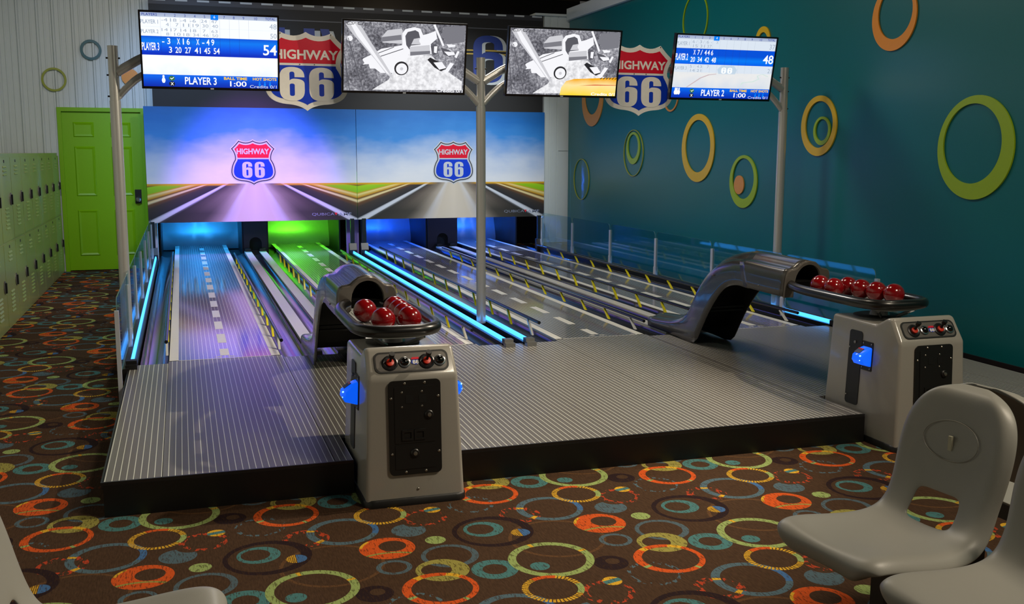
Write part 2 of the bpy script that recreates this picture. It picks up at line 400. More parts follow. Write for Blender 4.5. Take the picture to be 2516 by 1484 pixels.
LBL = ['next to the lime door', 'second from the lime door', 'third from the lime door', 'fourth from the lime door', 'fifth from the lime door', 'sixth from the lime door', 'seventh from the lime door', 'eighth from the lime door', 'cut by the left edge of the photo']
for i in range(9):
    o = proto if i == 0 else copy_tree(proto)
    o.location = (-1.49, 14.24-.652*(i+1), 0); o['label'] = 'pale green two-tier locker, '+LBL[i]
# ================================================================== RINGS ON THE WALLS
RC = {'orange': srgb(228, 142, 26), 'tan': srgb(206, 140, 62), 'lime': srgb(146, 178, 8), 'yellow': srgb(214, 176, 20), 'teal': srgb(20, 92, 104), 'olive': srgb(150, 160, 50)}
def wall_ring(name, label, col, c, R, r, off=(0, 0), right=True, th=0.012, group='rings on the teal wall'):
    loops = [circle(0, 0, R, 64)]
    if r: loops.append(circle(off[0], off[1], r, 64))
    me = shape2d(loops, th, name)
    o = link(name, me, mat('ring_'+col, RC[col], 0.4, var=0.03))
    if right: o.rotation_euler = (0, 0, -PI/2); o.location = (WX-th-.002, c[0], c[1])
    else: o.location = (c[0], BY-.024-th, c[1])
    tag(o, label, 'wall ring' if r else 'wall disc', group)
# local +x of a ring on the right wall points towards the camera (-y)
wall_ring('wall_ring', 'orange ring at the top of the teal wall, cut by the photo edge', 'orange', (6.90, 2.63), .265, .205, (.012, .03))
wall_ring('wall_ring', 'very large lime ring at the right end of the teal wall', 'lime', (5.945, 1.602), .37, .285, (-.028, .028))
wall_ring('wall_ring', 'yellow ring with a small lime ring inside it', 'yellow', (7.838, 1.80), .265, .205, (.005, .012))
wall_ring('wall_ring', 'small lime ring inside the yellow ring right of the post', 'lime', (7.787, 1.755), .125, .095, (.0, .008))
wall_ring('wall_ring', 'big yellow ring left of the right-hand steel post', 'yellow', (10.06, 1.612), .37, .285, (-.0, .02))
wall_ring('wall_ring', 'lime ring with an orange disc inside, beside the right-hand post', 'lime', (9.084, 1.273), .265, .205, (.0, .03))
wall_ring('wall_disc', 'small orange disc inside the lime ring', 'tan', (9.162, 1.238), .095, 0)
wall_ring('wall_ring', 'thin olive ring around a small lime ring', 'olive', (11.74, 1.555), .29, .281)
wall_ring('wall_ring', 'small lime ring inside the thin olive ring', 'lime', (11.746, 1.616), .20, .15, (0, .02))
wall_ring('wall_ring', 'thin olive ring low beside the white column', 'olive', (13.476, 1.183), .29, .280)
wall_ring('wall_ring', 'orange ring half hidden behind the third screen', 'tan', (13.108, 2.287), .37, .27, (0, .06))
wall_ring('wall_ring', 'thin lime ring above the right-hand screen', 'lime', (10.206, 3.0), .285, .270)
wall_ring('wall_ring', 'small yellow ring behind the top of the right-hand screen', 'yellow', (8.815, 2.64), .13, .085, (0, -.01))
wall_ring('wall_ring', 'thin orange ring behind the lower left corner of the right-hand screen', 'tan', (10.74, 2.22), .19, .172)
G2 = 'rings on the white ribbed wall'
wall_ring('wall_ring', 'dark teal ring on the white ribbed wall', 'teal', (-1.031, 2.84), .128, .095, (0, 0), False, group=G2)
wall_ring('wall_ring', 'olive ring on the white ribbed wall above the lockers', 'olive', (-1.485, 2.458), .148, .122, (0, 0), False, group=G2)
wall_ring('wall_disc', 'orange disc on the white wall behind the left screen arm', 'orange', (-0.575, 2.51), .105, 0, (0, 0), False, group=G2)
# ================================================================== BANNER ABOVE THE PANELS
ASPH = None
def asphalt():
    t = NT('asphalt_print'); o = t.geo(); n1 = t.noise(o, 240, 2); n2 = t.noise(o, 1.2, 2)
    t.lk(t.mix(n1, t.mix(n2, srgb(10, 10, 11), srgb(20, 19, 20)), t.mix(n2, srgb(20, 20, 21), srgb(34, 32, 32))), t.b.inputs['Base Color']); t.b.inputs['Roughness'].default_value = .6
    return t.m
BN = thing('road_banner', (2.35, 14.12, 2.1), 'dark road-print banner with big blue HIGHWAY 66 letters', 'banner')
bx = lambda x: x-2.35
B().box(-2.66, 2.70, 0, .03, -.02, 1.33).to('panel', asphalt(), BN)
PW = mat('print_white', srgb(200, 206, 208), .5); PB = mat('print_blue', srgb(28, 56, 140), .5); PY_ = mat('print_yellow', srgb(206, 172, 70), .5); PG = mat('print_grey', srgb(96, 98, 106), .5)
PK = mat('print_dark', srgb(52, 52, 58), .5)
B().box(-2.66, 2.70, -.002, .0, 1.40-.06, 1.40-.0).box(-2.66, 2.70, -.0, .03, 1.33, 1.40).to('kerb_band', PK, BN)
B().box(-2.66, 2.70, -.003, .0, 1.185, 1.198).to('edge_line', PG, BN)
x = -2.6
while x < 2.62:
    B().box(x, x+.15, -.004, .0, 1.372, 1.395).to('road_dash', PW, BN); x += .27
for z in (.837, .887): B().box(-2.66, 2.70, -.002, .0, z-.009, z+.009).to('yellow_line', PY_, BN)
def six(w, h, t_=None):
    """heavy condensed figure six, outline with a hole, base at (0,0)"""
    t_ = t_ or .40*w; g = (w-2*t_); a = w*.42
    o = []
    o += [(0, a), (0, h-a)]; o += bez((0, h-a), (0, h), (w/2, h)); o += bez((w/2, h), (w, h), (w, h-a*.95)); o += [(w, h*.70), (w-t_, h*.70), (w-t_, h*.80)]
    o += bez((w-t_, h*.80), (w-t_, h*.86), (w/2, h*.86), 5); o += bez((w/2, h*.86), (t_, h*.86), (t_, h*.80), 5); o += [(t_, h*.60)]
    o += bez((t_, h*.60), (t_*1.15, h*.655), (w*.60, h*.655), 5); o += bez((w*.60, h*.655), (w, h*.655), (w, h*.50)); o += [(w, a)]; o += bez((w, a), (w, 0), (w/2, 0)); o += bez((w/2, 0), (0, 0), (0, a))
    i = [(t_, h*.20)]+bez((t_, h*.20), (t_, h*.145), (w/2, h*.145), 5)+bez((w/2, h*.145), (w-t_, h*.145), (w-t_, h*.20), 5)+[(w-t_, h*.46)]+bez((w-t_, h*.46), (w-t_, h*.51), (w/2, h*.51), 5)+bez((w/2, h*.51), (t_, h*.51), (t_, h*.46), 5)
    return [o, i]
def place(lp, dx, dz): return [[(x+dx, z+dz) for x, z in l] for l in lp]
LZ, LH = 0.44, 0.655
for ch, xa, xb in (('H', -.08, .42), ('I', .50, .64), ('G', .70, 1.16), ('H', 1.25, 1.787), ('W', 1.86, 2.60), ('A', 2.62, 3.14), ('Y', 3.10, 3.60)):
    text('letter_shadow', ch, LH, PW, BN, bx(xa)+.045, -.004, LZ-.025, xb-xa+.03, 'l', .05)
    text('letter', ch, LH, PB, BN, bx(xa), -.008, LZ, xb-xa, 'l', .04)
for xa in (4.0, 4.50):
    link('letter_shadow', shape2d(place(six(.47, LH+.03, .15), bx(xa)+.03, LZ-.03)), PW, BN).location.y = -.004
    link('letter', shape2d(place(six(.44, LH, .13), bx(xa), LZ)), PB, BN).location.y = -.008
# ================================================================== ROUTE SHIELDS
def shield_loop(w, h):
    r = [(0, 1.0)]+bez((0, 1.0), (.14, .90), (.31, .995), 8)+bez((.31, .995), (.40, .88), (.5, .80), 5)+bez((.5, .80), (.40, .69), (.415, .57), 8)+bez((.415, .57), (.5, .44), (.5, .30), 8)+bez((.5, .30), (.49, .11), (.25, .085), 10)+bez((.25, .085), (.08, .075), (0, 0), 8)
    l = [(-x, z) for x, z in reversed(r[1:-1])]
    return [((x)*w, (z)*h) for x, z in r+l][::-1]
SW = mat('sign_cream', srgb(246, 243, 236), .35); SR = mat('sign_red', srgb(224, 20, 52), .3); SB = mat('sign_blue', srgb(16, 62, 205), .3); SK = mat('sign_black', srgb(26, 28, 34), .4); SGR = mat('sign_grey', srgb(196, 202, 212), .4)
def build_shield(root, w, h, cream, red, blue, num, y=0.0, depth=.012, outline=None, rim=.058, big=True):
    base = shield_loop(w, h)
    link('backing', shape2d([base], depth), cream, root)
    if outline:
        link('outline', shape2d([offset_loop(base, w*.022), offset_loop(base, w*.042)]), outline, root).location.y = -.001
    inn = offset_loop(base, w*rim)
    link('red_field', shape2d([clip_z(inn, h*.605)]), red, root).location.y = -.0015
    link('blue_field', shape2d([clip_z(inn, h*.575, False)]), blue, root).location.y = -.0015
    text('lettering', 'HIGHWAY', h*.122, num, root, 0, -.003, h*(.652 if big else .68), w*(.775 if big else .70), 'c', .03)
    for sx in (-1, 1):
        link('number_six', shape2d(place(six(w*.30, h*.43), sx*w*.178-w*.15, h*.125) if big else place(six(w*.215, h*.345), sx*w*.135-w*.1075, h*.175)), num, root).location.y = -.003
for cx_, lab in ((.945, 'route shield sign HIGHWAY 66 hanging between the two left screens'), (3.73, 'route shield sign HIGHWAY 66 hanging between the two right screens')):
    root = thing('shield_sign', (cx_, 8.0, 1.87), lab, 'sign', 'hanging shield signs')
    build_shield(root, .625, .59, SW, SR, SB, SW)
    for sx, sz in ((-.19, .575), (.19, .575), (-.05, .348), (.06, .348)): B().cyl((sx, -.006, sz), .004, .006, 8, 'y').to('screw', DKMETAL, root)
# ================================================================== PRINTED PANELS OVER THE PITS
def mural():
    t = NT('highway_print'); o = t.xyz(t.obj()); x, z = o[0], o[2]
    HZ = .508                                       # printed horizon above the panel's lower edge
    ax = t.math('ABSOLUTE', x)
    # printed sky, with a bluish lamp's tint put into the upper blues
    nz = t.noise(t.comb(t.math('MULTIPLY', x, 1.1), 0.0, t.math('MULTIPLY', z, 2.4)), 1.6, 3, .55)
    up = t.math('DIVIDE', t.math('SUBTRACT', z, HZ), 1.0)
    glow = t.math('MULTIPLY', t.math('SUBTRACT', 1.0, t.math('MINIMUM', t.math('DIVIDE', ax, 1.1), 1.0)), .14)
    k = t.math('SUBTRACT', t.math('ADD', up, t.math('MULTIPLY', t.math('SUBTRACT', nz, .5), .42)), glow)
    sky = t.ramp(k, [(0, srgb(222, 226, 232)), (.22, srgb(196, 208, 228)), (.42, srgb(140, 172, 218)), (.62, srgb(44, 130, 208)), (.85, srgb(0, 106, 188)), (1, srgb(0, 96, 170))])
    # road and fields: streaks running to a point just above the horizon
    a = t.math('DIVIDE', ax, t.math('SUBTRACT', .70, z))
    sn = t.noise(t.comb(t.math('MULTIPLY', a, 5.0), t.math('MULTIPLY', z, .5), 4.0), 1.6, 3, .6)
    S = lambda v: v/8.0
    g = t.ramp(t.math('DIVIDE', t.math('ADD', a, t.math('MULTIPLY', t.math('SUBTRACT', sn, .5), .10)), 8.0), [
        (0, srgb(212, 202, 186)), (S(.35), srgb(204, 194, 178)), (S(.55), srgb(206, 204, 204)), (S(.68), srgb(176, 166, 152)), (S(1.0), srgb(128, 118, 106)), (S(1.4), srgb(92, 82, 74)), (S(1.70), srgb(58, 54, 52)), (S(1.83), srgb(208, 214, 224)), (S(1.95), srgb(208, 214, 224)),
        (S(2.02), srgb(30, 34, 42)), (S(2.6), srgb(56, 48, 42)), (S(2.9), srgb(110, 72, 30)), (S(3.02), srgb(230, 214, 164)), (S(3.16), srgb(226, 204, 140)), (S(3.28), srgb(96, 60, 18)), (S(3.46), srgb(200, 150, 18)), (S(3.85), srgb(234, 220, 140)), (S(4.08), srgb(200, 160, 24)), (S(4.25), srgb(140, 196, 8)), (S(5.6), srgb(158, 214, 10)), (S(5.95), srgb(126, 88, 18)), (S(7.9), srgb(222, 168, 20))])
    hl = t.math('MULTIPLY', t.math('MINIMUM', t.math('MAXIMUM', t.math('MULTIPLY', t.math('SUBTRACT', z, HZ-.035), 40.0), 0.0), .9), t.math('MINIMUM', t.math('MAXIMUM', t.math('MULTIPLY', t.math('SUBTRACT', ax, .22), 6.0), 0.0), 1.0))
    g = t.mix(hl, g, srgb(226, 170, 22))
    # dark towards the lower edge of the printed road (motion blur of the print)
    lowm = t.math('MULTIPLY', t.math('MULTIPLY', t.math('LESS_THAN', a, 1.78), t.math('MINIMUM', t.math('MAXIMUM', t.math('MULTIPLY', t.math('SUBTRACT', a, .40), 1.6), 0.0), 1.0)), t.math('MINIMUM', t.math('MAXIMUM', t.math('MULTIPLY', t.math('SUBTRACT', .36, z), 3.5), 0.0), .85))
    g = t.mix(lowm, g, srgb(30, 32, 28))
    t.lk(t.mix(t.math('LESS_THAN', z, HZ), sky, g), t.b.inputs['Base Color'])
    t.b.inputs['Roughness'].default_value = .55
    return t.m
MUR = mural(); PFR = mat('panel_edge', srgb(30, 34, 40), .5); LOGO = mat('logo_silver', srgb(150, 160, 186), .5); LRED = mat('logo_red', srgb(220, 30, 50), .5)
for x0, x1, lab, scx in ((-.43, 2.307, 'printed highway panel over the two left lanes, lit purple', .925), (2.313, 5.06, 'printed highway panel over the two right lanes', 3.688)):
    cx_ = (x0+x1)/2; hw = (x1-x0)/2
    root = thing('highway_panel', (cx_, 14.06, .63), lab, 'printed panel', 'printed highway panels')
    B().quad((-hw, 0, 0), (hw, 0, 0), (hw, 0, 1.505), (-hw, 0, 1.505)).to('print', MUR, root)
    B().box(-hw, hw, .001, .035, 0, 1.505).to('backboard', PFR, root)
    sh = bpy.data.objects.new('shield', None); C.objects.link(sh); sh.parent = root; sh.location = (scx-cx_, -.002, .473)
    build_shield(sh, .60, .62, SGR, SR, SB, SGR, outline=SK, depth=.001, rim=.075, big=False)
    lx = 2.224-cx_ if x0 < 0 else 4.985-cx_
    text('maker_lettering', 'QUBICA', .042, LOGO, root, lx-.235, -.002, .058, .305, 'r', -.012)
    text('maker_lettering', 'AMF', .042, LOGO, root, lx, -.002, .058, .18, 'r', .004)
    B().add([(lx-.232, -.002, .10), (lx-.192, -.002, .10), (lx-.212, -.002, .062)], [(0, 2, 1)]).to('maker_triangle', LRED, root)
# ================================================================== APPROACH PLATFORM
ZP = .155
PITCHX, LW = .0288, .0034
def striped(name, base, line, rough=.2, x0=-.370, fw=LW):
    t = NT(name); g = t.xyz(t.geo()); X, Y = g[0], g[1]
    fr = t.math('MULTIPLY', t.math('FRACT', t.math('DIVIDE', t.math('SUBTRACT', X, x0), PITCHX)), PITCHX)
    ln = t.math('LESS_THAN', fr, fw)
    n1 = t.noise(t.comb(t.math('MULTIPLY', X, 40.0), t.math('MULTIPLY', Y, 2.0), 0.0), 1.0, 3)
    bc = t.mix(n1, tuple(c*.86 for c in base[:3])+(1,), tuple(c*1.14 for c in base[:3])+(1,))
    t.lk(t.mix(ln, bc, line), t.b.inputs['Base Color']); t.b.inputs['Roughness'].default_value = rough
    t.b.inputs['Specular IOR Level'].default_value = .6
    t.bump(t.math('SUBTRACT', 1.0, ln), .12, .0006)
    return t.m
APP = striped('striped_grey_laminate', srgb(114, 110, 107), srgb(236, 238, 226), .29)
LANE = striped('striped_lane_laminate', srgb(100, 97, 98), srgb(226, 224, 222), .10)
BLK = mat('black_laminate', srgb(13, 12, 12), .45, var=.1)
BLKP = mat('black_plastic', srgb(20, 19, 19), .38)
YF, YL = 4.53, 7.09
app = thing('bowling_approach', (2.35, 5.8, 0), 'raised black-edged approach platform with white pinstripes', 'platform')
ox = -2.35; oy = -5.8
def pbox(b, x0, x1, y0, y1, z0, z1): return b.box(x0+ox, x1+ox, y0+oy, y1+oy, z0, z1)
# plinth: front pieces leave room for the two consoles
b = B()
for xa, xb in ((-.375, .70), (1.175, 3.485), (3.965, 5.12)): pbox(b, xa, xb, 4.50, 7.02, 0, ZP-.014)
for xa, xb in ((.70, 1.175), (3.485, 3.965)): pbox(b, xa, xb, 4.93, 7.02, 0, ZP-.014)
b.to('plinth', BLK, app)
EDGE = mat('edge_strip', srgb(30, 29, 30), .35)
for xa, xb in ((-.385, .70), (1.175, 3.485), (3.965, 5.12)):
    pbox(B(), xa, xb, 4.502, 4.512, ZP-.03, ZP+.001).to('edge_strip', EDGE, app)
pbox(B(), -.385, -.377, 4.512, 7.0, ZP-.03, ZP-.001).to('edge_strip', EDGE, app)
gap = .003
cols = [(-.375, -.135), (-.135, .617), (.617, 1.265), (1.265, 2.025), (2.025, 2.645), (2.645, 3.405), (3.405, 4.045), (4.045, 4.81), (4.81, 5.12)]
for xa, xb in cols:
    ya = 4.50 if (xa, xb) not in ((.617, 1.265), (3.405, 4.045)) else None
    yb = YL if (xa, xb) in (cols[1], cols[3], cols[5], cols[7]) else 7.02
    def pan(x0, x1, y0, y1): pbox(B(), x0+gap/2, x1-gap/2, y0, y1-gap, ZP-.014, ZP).to('floor_panel', APP, app)
    if ya is not None: ya = 4.512
    if ya is None:
        c0, c1 = (.70, 1.175) if xa < 2 else (3.485, 3.965)
        pan(xa, c0, 4.512, 4.93); pan(c1, xb, 4.512, 4.93); pan(xa, xb, 4.93, yb)
    else: pan(xa, xb, 4.512, yb)
# ================================================================== LANES
LWH = mat('lane_white', srgb(236, 233, 222), .34, var=.03); RAIL = mat('bumper_rail_black', srgb(28, 32, 38), .25, .3); YPOST = mat('yellow_plastic', srgb(228, 212, 10), .35, var=.03)
GUT = mat('gutter_gloss', srgb(42, 44, 46), .14, .35, var=.05); WPOST = mat('white_plastic', srgb(214, 212, 204), .4)
def channel(b, xa, xb, y0, y1, zt, dp, n=8):
    v = []
    for y in (y0, y1):
        for i in range(n+1):
            a = PI*i/n; v.append((xa+(xb-xa)*(1-math.cos(a))/2, y, zt-dp*math.sin(a)))
    b.add(v, [(i, i+1, n+2+i, n+1+i) for i in range(n)]); return b
LANES = [(-.13, .605, -.145, .618, (-.315, -.138), (.613, .795)), (1.275, 2.01, 1.16, 2.005, (1.105, 1.267), (2.018, 2.195)),
         (2.655, 3.39, 2.535, 3.408, (2.43, 2.647), (3.398, 3.58)), (4.06, 4.795, 3.95, 4.805, (3.89, 4.052), (4.803, 4.975))]
LN = ['leftmost bowling lane, ending at the cyan-lit pit', 'bowling lane running to the green-lit pit', 'bowling lane just right of the middle steel post', 'rightmost bowling lane beside the clear barrier']
for li, (xa, xb, xl, xr, g0, g1) in enumerate(LANES):
    cx_ = (xa+xb)/2
    root = thing('bowling_lane', (cx_, YL, 0), LN[li], 'bowling lane', 'bowling lanes')
    L = lambda: B()
    T = Matrix.Translation((-cx_, -YL, 0))
    B().box(xa, xb, YL, 16.0, ZP-.03, ZP).xf(T).to('lane_surface', LANE, root)
    B().box(g0[0], g1[1], YL-.06, 16.0, 0.0, .085).xf(T).to('lane_bed', BLK, root)
    B().box(xa, xb, YL, YL+.008, ZP, ZP+.0008).xf(T).to('foul_line', LWH, root)
    for a, b_ in ((xa, xa+.06), (xb-.06, xb)): B().box(a, b_, YL, 16.0, ZP, ZP+.0008).xf(T).to('edge_line', LWH, root)
    y = 7.69
    B().box(cx_-.031, cx_+.031, 7.20, 7.44, ZP, ZP+.0008).xf(T).to('lane_dash', LWH, root)
    k = 0
    while y < 15.6:
        B().box(cx_-.031, cx_+.031, y, y+.375, ZP, ZP+.0008).xf(T).to('lane_dash', LWH, root); y += .615
    wm = B()
    for s_ in (-1, 1):
        for q in range(3): wm.box(*sorted((cx_+s_*.02, cx_+s_*(.075-.014*q))), 7.145+.008*q, 7.149+.008*q, ZP, ZP+.0008)
    wm.xf(T).to('winged_mark', LWH, root)
    for ga, gb in (g0, g1):
        b = B(); channel(b, ga, gb, YL-.05, 14.9, ZP-.012, .055); b.xf(T).to('gutter', GUT, root, 60)
    for side, xx in ((0, xl), (1, xr)):
        zr = .282 if side == 0 else .252
        rl = B().tube([(xx, 7.13, zr), (xx, 13.62, zr-.005)], .013, 8).xf(T).to('bumper_rail', RAIL, root, 50)
        for k in range(12):
            yb_ = 7.29+.528*k
            b = B(); z0 = ZP+.006
            zq = zr-.012; pts = [(yb_-.018, z0), (yb_+.014, z0), (yb_+.112, zq-.008), (yb_+.096, zq), (yb_+.078, zq-.014)]
            v = [(xx-.008, p, q) for p, q in pts]+[(xx+.008, p, q) for p, q in pts]
            b.add(v, [(4, 3, 2, 1, 0), (5, 6, 7, 8, 9)]+[(i, (i+1) % 5, 5+(i+1) % 5, 5+i) for i in range(5)])
            b.xf(T).to('bumper_post', WPOST if k == 0 else YPOST, rl)
# ball-return tracks between the lanes of each pair
TRK = mat('track_strip', srgb(206, 203, 196), .3)
for cx_, lab in ((.953, 'ball return track with two pale strips between the two left lanes'), (3.735, 'ball return track with two pale strips between the two right lanes')):
    root = thing('ball_return_track', (cx_, 7.1, 0), lab, 'ball track', 'ball return tracks')
    B().box(-.155, .155, -.07, 7.7, .0, .11).to('track_base', BLK, root)
    b = B(); channel(b, -.055, .055, 0, 7.7, .15, .035); b.to('track_channel', GUT, root, 60)
    for s_ in (-1, 1):
        B().box(*sorted((s_*.055, s_*.148)), .0, 7.64, .11, .163).to('track_strip', TRK, root)
        B().box(*sorted((s_*.06, s_*.14)), 7.58, 7.72, .163, .20).to('track_stop', BLKP, root)
# ================================================================== LED TUBES
def led(col, es):
    return mat('led_%d' % int(es*100), (0.02, .2, .4, 1), .3, emit=col, es=es, var=0)
LEDM = led((.05, .34, 1.0, 1), 2.6); ALU = mat('brushed_aluminium', srgb(150, 150, 148), .3, .85, var=.04, vs=80)
for xx, lab in ((-.362, 'glowing blue light tube along the left clear barrier'), (2.228, 'left one of the two glowing blue tubes by the middle post'), (2.392, 'right one of the two glowing blue tubes by the middle post'), (5.046, 'glowing blue light tube along the right clear barrier')):
    root = thing('light_tube', (xx, 6.95, 0), lab, 'light tube', 'blue light tubes along the lanes')
    B().box(-.034, .034, .0, 7.02, .085, .17).to('housing', BLKP, root)
    prof = [(-.0095, .17), (-.0095, .19), (-.006, .199), (0, .202), (.006, .199), (.0095, .19), (.0095, .17)]
    n = len(prof); v = [(x, y, z) for y in (.03, 7.0) for x, z in prof]
    B().add(v, [(i, i+1, n+i+1, n+i) for i in range(n-1)]+[tuple(range(n-1, -1, -1)), tuple(range(n, 2*n))]).to('tube', LEDM, root, 60)
    B().box(-.034, .034, -.03, .035, .15, .206).box(-.036, .036, -.07, -.03, .15, .185).to('end_cap', ALU if xx > 2 and xx < 3 else BLKP, root)
# ================================================================== CLEAR BARRIERS
t = NT('clear_acrylic'); t.b.inputs['Base Color'].default_value = (.80, .92, .95, 1); t.b.inputs['Roughness'].default_value = .03; t.b.inputs['IOR'].default_value = 1.35
tr = t.n('ShaderNodeBsdfTransparent'); tr.inputs[0].default_value = (.84, .93, .95, 1); gl = t.n('ShaderNodeBsdfGlossy'); gl.inputs['Roughness'].default_value = .04; gl.inputs['Color'].default_value = (.8, .92, 1, 1)
mx = t.n('ShaderNodeMixShader'); lw = t.n('ShaderNodeLayerWeight'); lw.inputs[0].default_value = .5
t.lk(t.math('ADD', .035, t.math('MULTIPLY', t.math('POWER', lw.outputs['Facing'], 3.5), .30)), mx.inputs[0]); t.lk(tr.outputs[0], mx.inputs[1]); t.lk(gl.outputs[0], mx.inputs[2]); t.lk(mx.outputs[0], t.out.inputs[0])
GLASS = t.m
t = NT('acrylic_edge'); tr = t.n('ShaderNodeBsdfTransparent'); tr.inputs[0].default_value = (.30, .48, .52, 1); t.lk(tr.outputs[0], t.out.inputs[0]); GEDGE = mat('acrylic_edge_rim', srgb(96, 130, 138), .2)
FROST = mat('aluminium_post', srgb(206, 212, 222), .3, .3, var=.03)
PYS = [6.40, 7.66, 8.93, 10.20, 11.47, 12.75, 13.98]
for xx, lab in ((-.402, 'clear barrier with metal posts along the leftmost lane'), (5.0, 'clear barrier with metal posts along the rightmost lane')):
    root = thing('lane_barrier', (xx, 6.4, 0), lab, 'barrier', 'clear lane barriers')
    for i, y in enumerate(PYS):
        pz = ZP if i else (.02 if xx < 0 else ZP)
        q = B().box(-.012, .012, y-6.4-.018, y-6.4+.018, pz, .617).to('post', FROST, root)
        if i: B().box(-.016, .016, y-6.4-.022, y-6.4+.022, .14, .30).to('clamp', FROST, q)
    for ya, yb in zip(PYS, PYS[1:]):
        lp = rrect(ya-6.4+.022, yb-6.4-.022, .215, .69, .05); e = .003
        n = len(lp); v = [(-e, p, q) for p, q in lp]+[(e, p, q) for p, q in lp]
        gp = B().add(v, [tuple(range(n-1, -1, -1)), tuple(range(n, 2*n))]).to('clear_panel', GLASS, root)
        B().add(v, [(i, (i+1) % n, n+(i+1) % n, n+i) for i in range(n)]).to('panel_edge', GEDGE, gp)
    (B().box(-.025, .025, .45, 7.6, .09, .168) if xx < 0 else B().box(-.025, .011, 1.27, 7.6, .085, .212)).to('base_rail', BLKP, root)
# ================================================================== PIN PITS BEHIND THE PRINTED PANELS
PITM = mat('brushed_pit_metal', srgb(150, 152, 158), .38, .55, var=.12, vs=6); PITD = mat('pit_black', srgb(16, 15, 20), .5, var=.1); PLIL = mat('lilac_panel', srgb(120, 104, 170), .5)
LNAMES = ['cyan-lit', 'green-lit', 'blue-lit', 'blue-lit']
PB_ = [(-.30, .785), (1.15, 2.16), (2.50, 3.46), (3.95, 4.88)]
PLAB = ['cyan-lit pin pit behind the leftmost lane', 'green-lit pin pit behind the second lane', 'deep blue pin pit behind the lane right of the double tubes', 'blue pin pit behind the rightmost lane']
for (a, b_), lab in zip(PB_, PLAB):
    root = thing('pin_pit', ((a+b_)/2, 15.3, 0), lab, 'pin pit', 'pin pits'); h = (b_-a)/2
    bk = B()
    pr = [(.70, 1.15), (.72, .50), (.66, .36), (.60, .20), (.62, .10)]
    bk.add([(-h, p, q) for p, q in pr]+[(h, p, q) for p, q in pr], [(i, i+1, 6+i, 5+i) for i in range(4)]); bk.to('back_curtain', PITM, root, 70)
    for s_ in (-1, 1): B().box(*sorted((s_*h, s_*(h+.02))), -.45, .75, .08, 1.25).to('side_wall', PITD, root)
    B().box(-h, h, -1.05, .75, 1.25, 1.28).to('hood', PITD, root)
for (x0, x1), lab in (((.805, 1.13), 'black ball-lift cover between the cyan and green pits'), ((3.48, 3.93), 'black ball-lift cover between the two blue pits')):
    root = thing('ball_lift_cover', ((x0+x1)/2, 14.8, 0), lab, 'machine cover', 'ball lift covers'); h = (x1-x0)/2
    hole = [(-.085, .17)]+[(-.085*math.cos(PI*i/12), .27+.085*math.sin(PI*i/12)) for i in range(13)]+[(.085, .17)]
    link('front_plate', shape2d([[(-h, .10), (h, .10), (h, 1.2), (-h, 1.2)], hole], .02), mat('cover_dark', srgb(30, 24, 40), .45), root)
    B().box(-h, h, .03, .25, .1, 1.2).to('inner_box', mat('hole_black', srgb(3, 3, 3), .8), root)
for x0, x1, nm in ((2.185, 2.30, 'lilac'), (5.0, 5.07, 'x')):
    if nm == 'lilac':
        root = tag(B().box(x0, x1+.06, 14.30, 14.33, .08, .75).to('divider_panel', PLIL), 'lilac panel between the green and blue pits', 'panel')
for xx, lab in ((-.385, 'black panel leg at the far left end of the lanes'), (2.228, 'left black panel leg at the end of the double tubes'), (2.392, 'right black panel leg at the end of the double tubes'), (4.975, 'black panel leg at the far right end of the lanes')):
    root = thing('panel_leg', (xx, 14.03, .085), lab, 'support leg', 'black panel legs')
    B().box(-.026, .026, -.02, .03, .0, .56).to('upright', mat('leg_dark', srgb(22, 34, 38), .35), root)
    B().box(-.05, .05, -.06, .03, .06, .13).add([(-.05, -.06, .13), (.05, -.06, .13), (.05, -.02, .22), (-.05, -.02, .22), (-.05, .03, .13), (.05, .03, .13), (.05, .03, .22), (-.05, .03, .22)], [(0, 1, 2, 3), (0, 3, 7, 4), (1, 5, 6, 2), (3, 2, 6, 7)]).to('foot_clamp', BLKP, root)
# pins drawn up on their strings behind the panels
PINM = mat('pin_white', srgb(232, 230, 224), .25, coat=.5); PINR = mat('pin_red', srgb(190, 20, 24), .3)
ppro = [(.0, 0), (.02, 0), (.024, .005), (.036, .05), (.042, .09), (.038, .13), (.026, .17), (.019, .20), (.018, .215), (.023, .245), (.024, .262), (.018, .28), (.004, .285)]
pin = thing('bowling_pin', (0, 0, 0), 'x', 'bowling pin', 'white pins hanging over the lanes')
B().lathe((0, 0, 0), ppro, 14).to('pin_body', PINM, pin, 60)
B().lathe((0, 0, .198), ((.0198, 0), (.0192, .006), (.0192, .012), (.0198, .018)), 14).to('stripe', PINR, pin)
B().cyl((0, 0, .28), .0018, .5, 6).to('string', mat('pin_string', srgb(40, 40, 40), .8), pin)
first = True
ROW = ['front', 'second', 'third', 'back']
for li, ((xa, xb, *_r), ln) in enumerate(zip(LANES, ('leftmost lane', 'second lane from the left', 'third lane from the left', 'rightmost lane'))):
    for r_ in range(4):
        for k in range(r_+1):
            o = pin if first else copy_tree(pin); first = False
            o.location = ((xa+xb)/2+(k-r_/2)*.19, 14.85+r_*.17, .588+.01*((k*7+r_*3) % 4))
            ps = [['only'], ['left', 'right'], ['left', 'middle', 'right'], ['leftmost', 'second', 'third', 'rightmost']][r_][k]
            o['label'] = '%s hanging white pin in the %s row over the %s' % (ps, ROW[r_], ln); o['group'] = 'pins over the '+ln
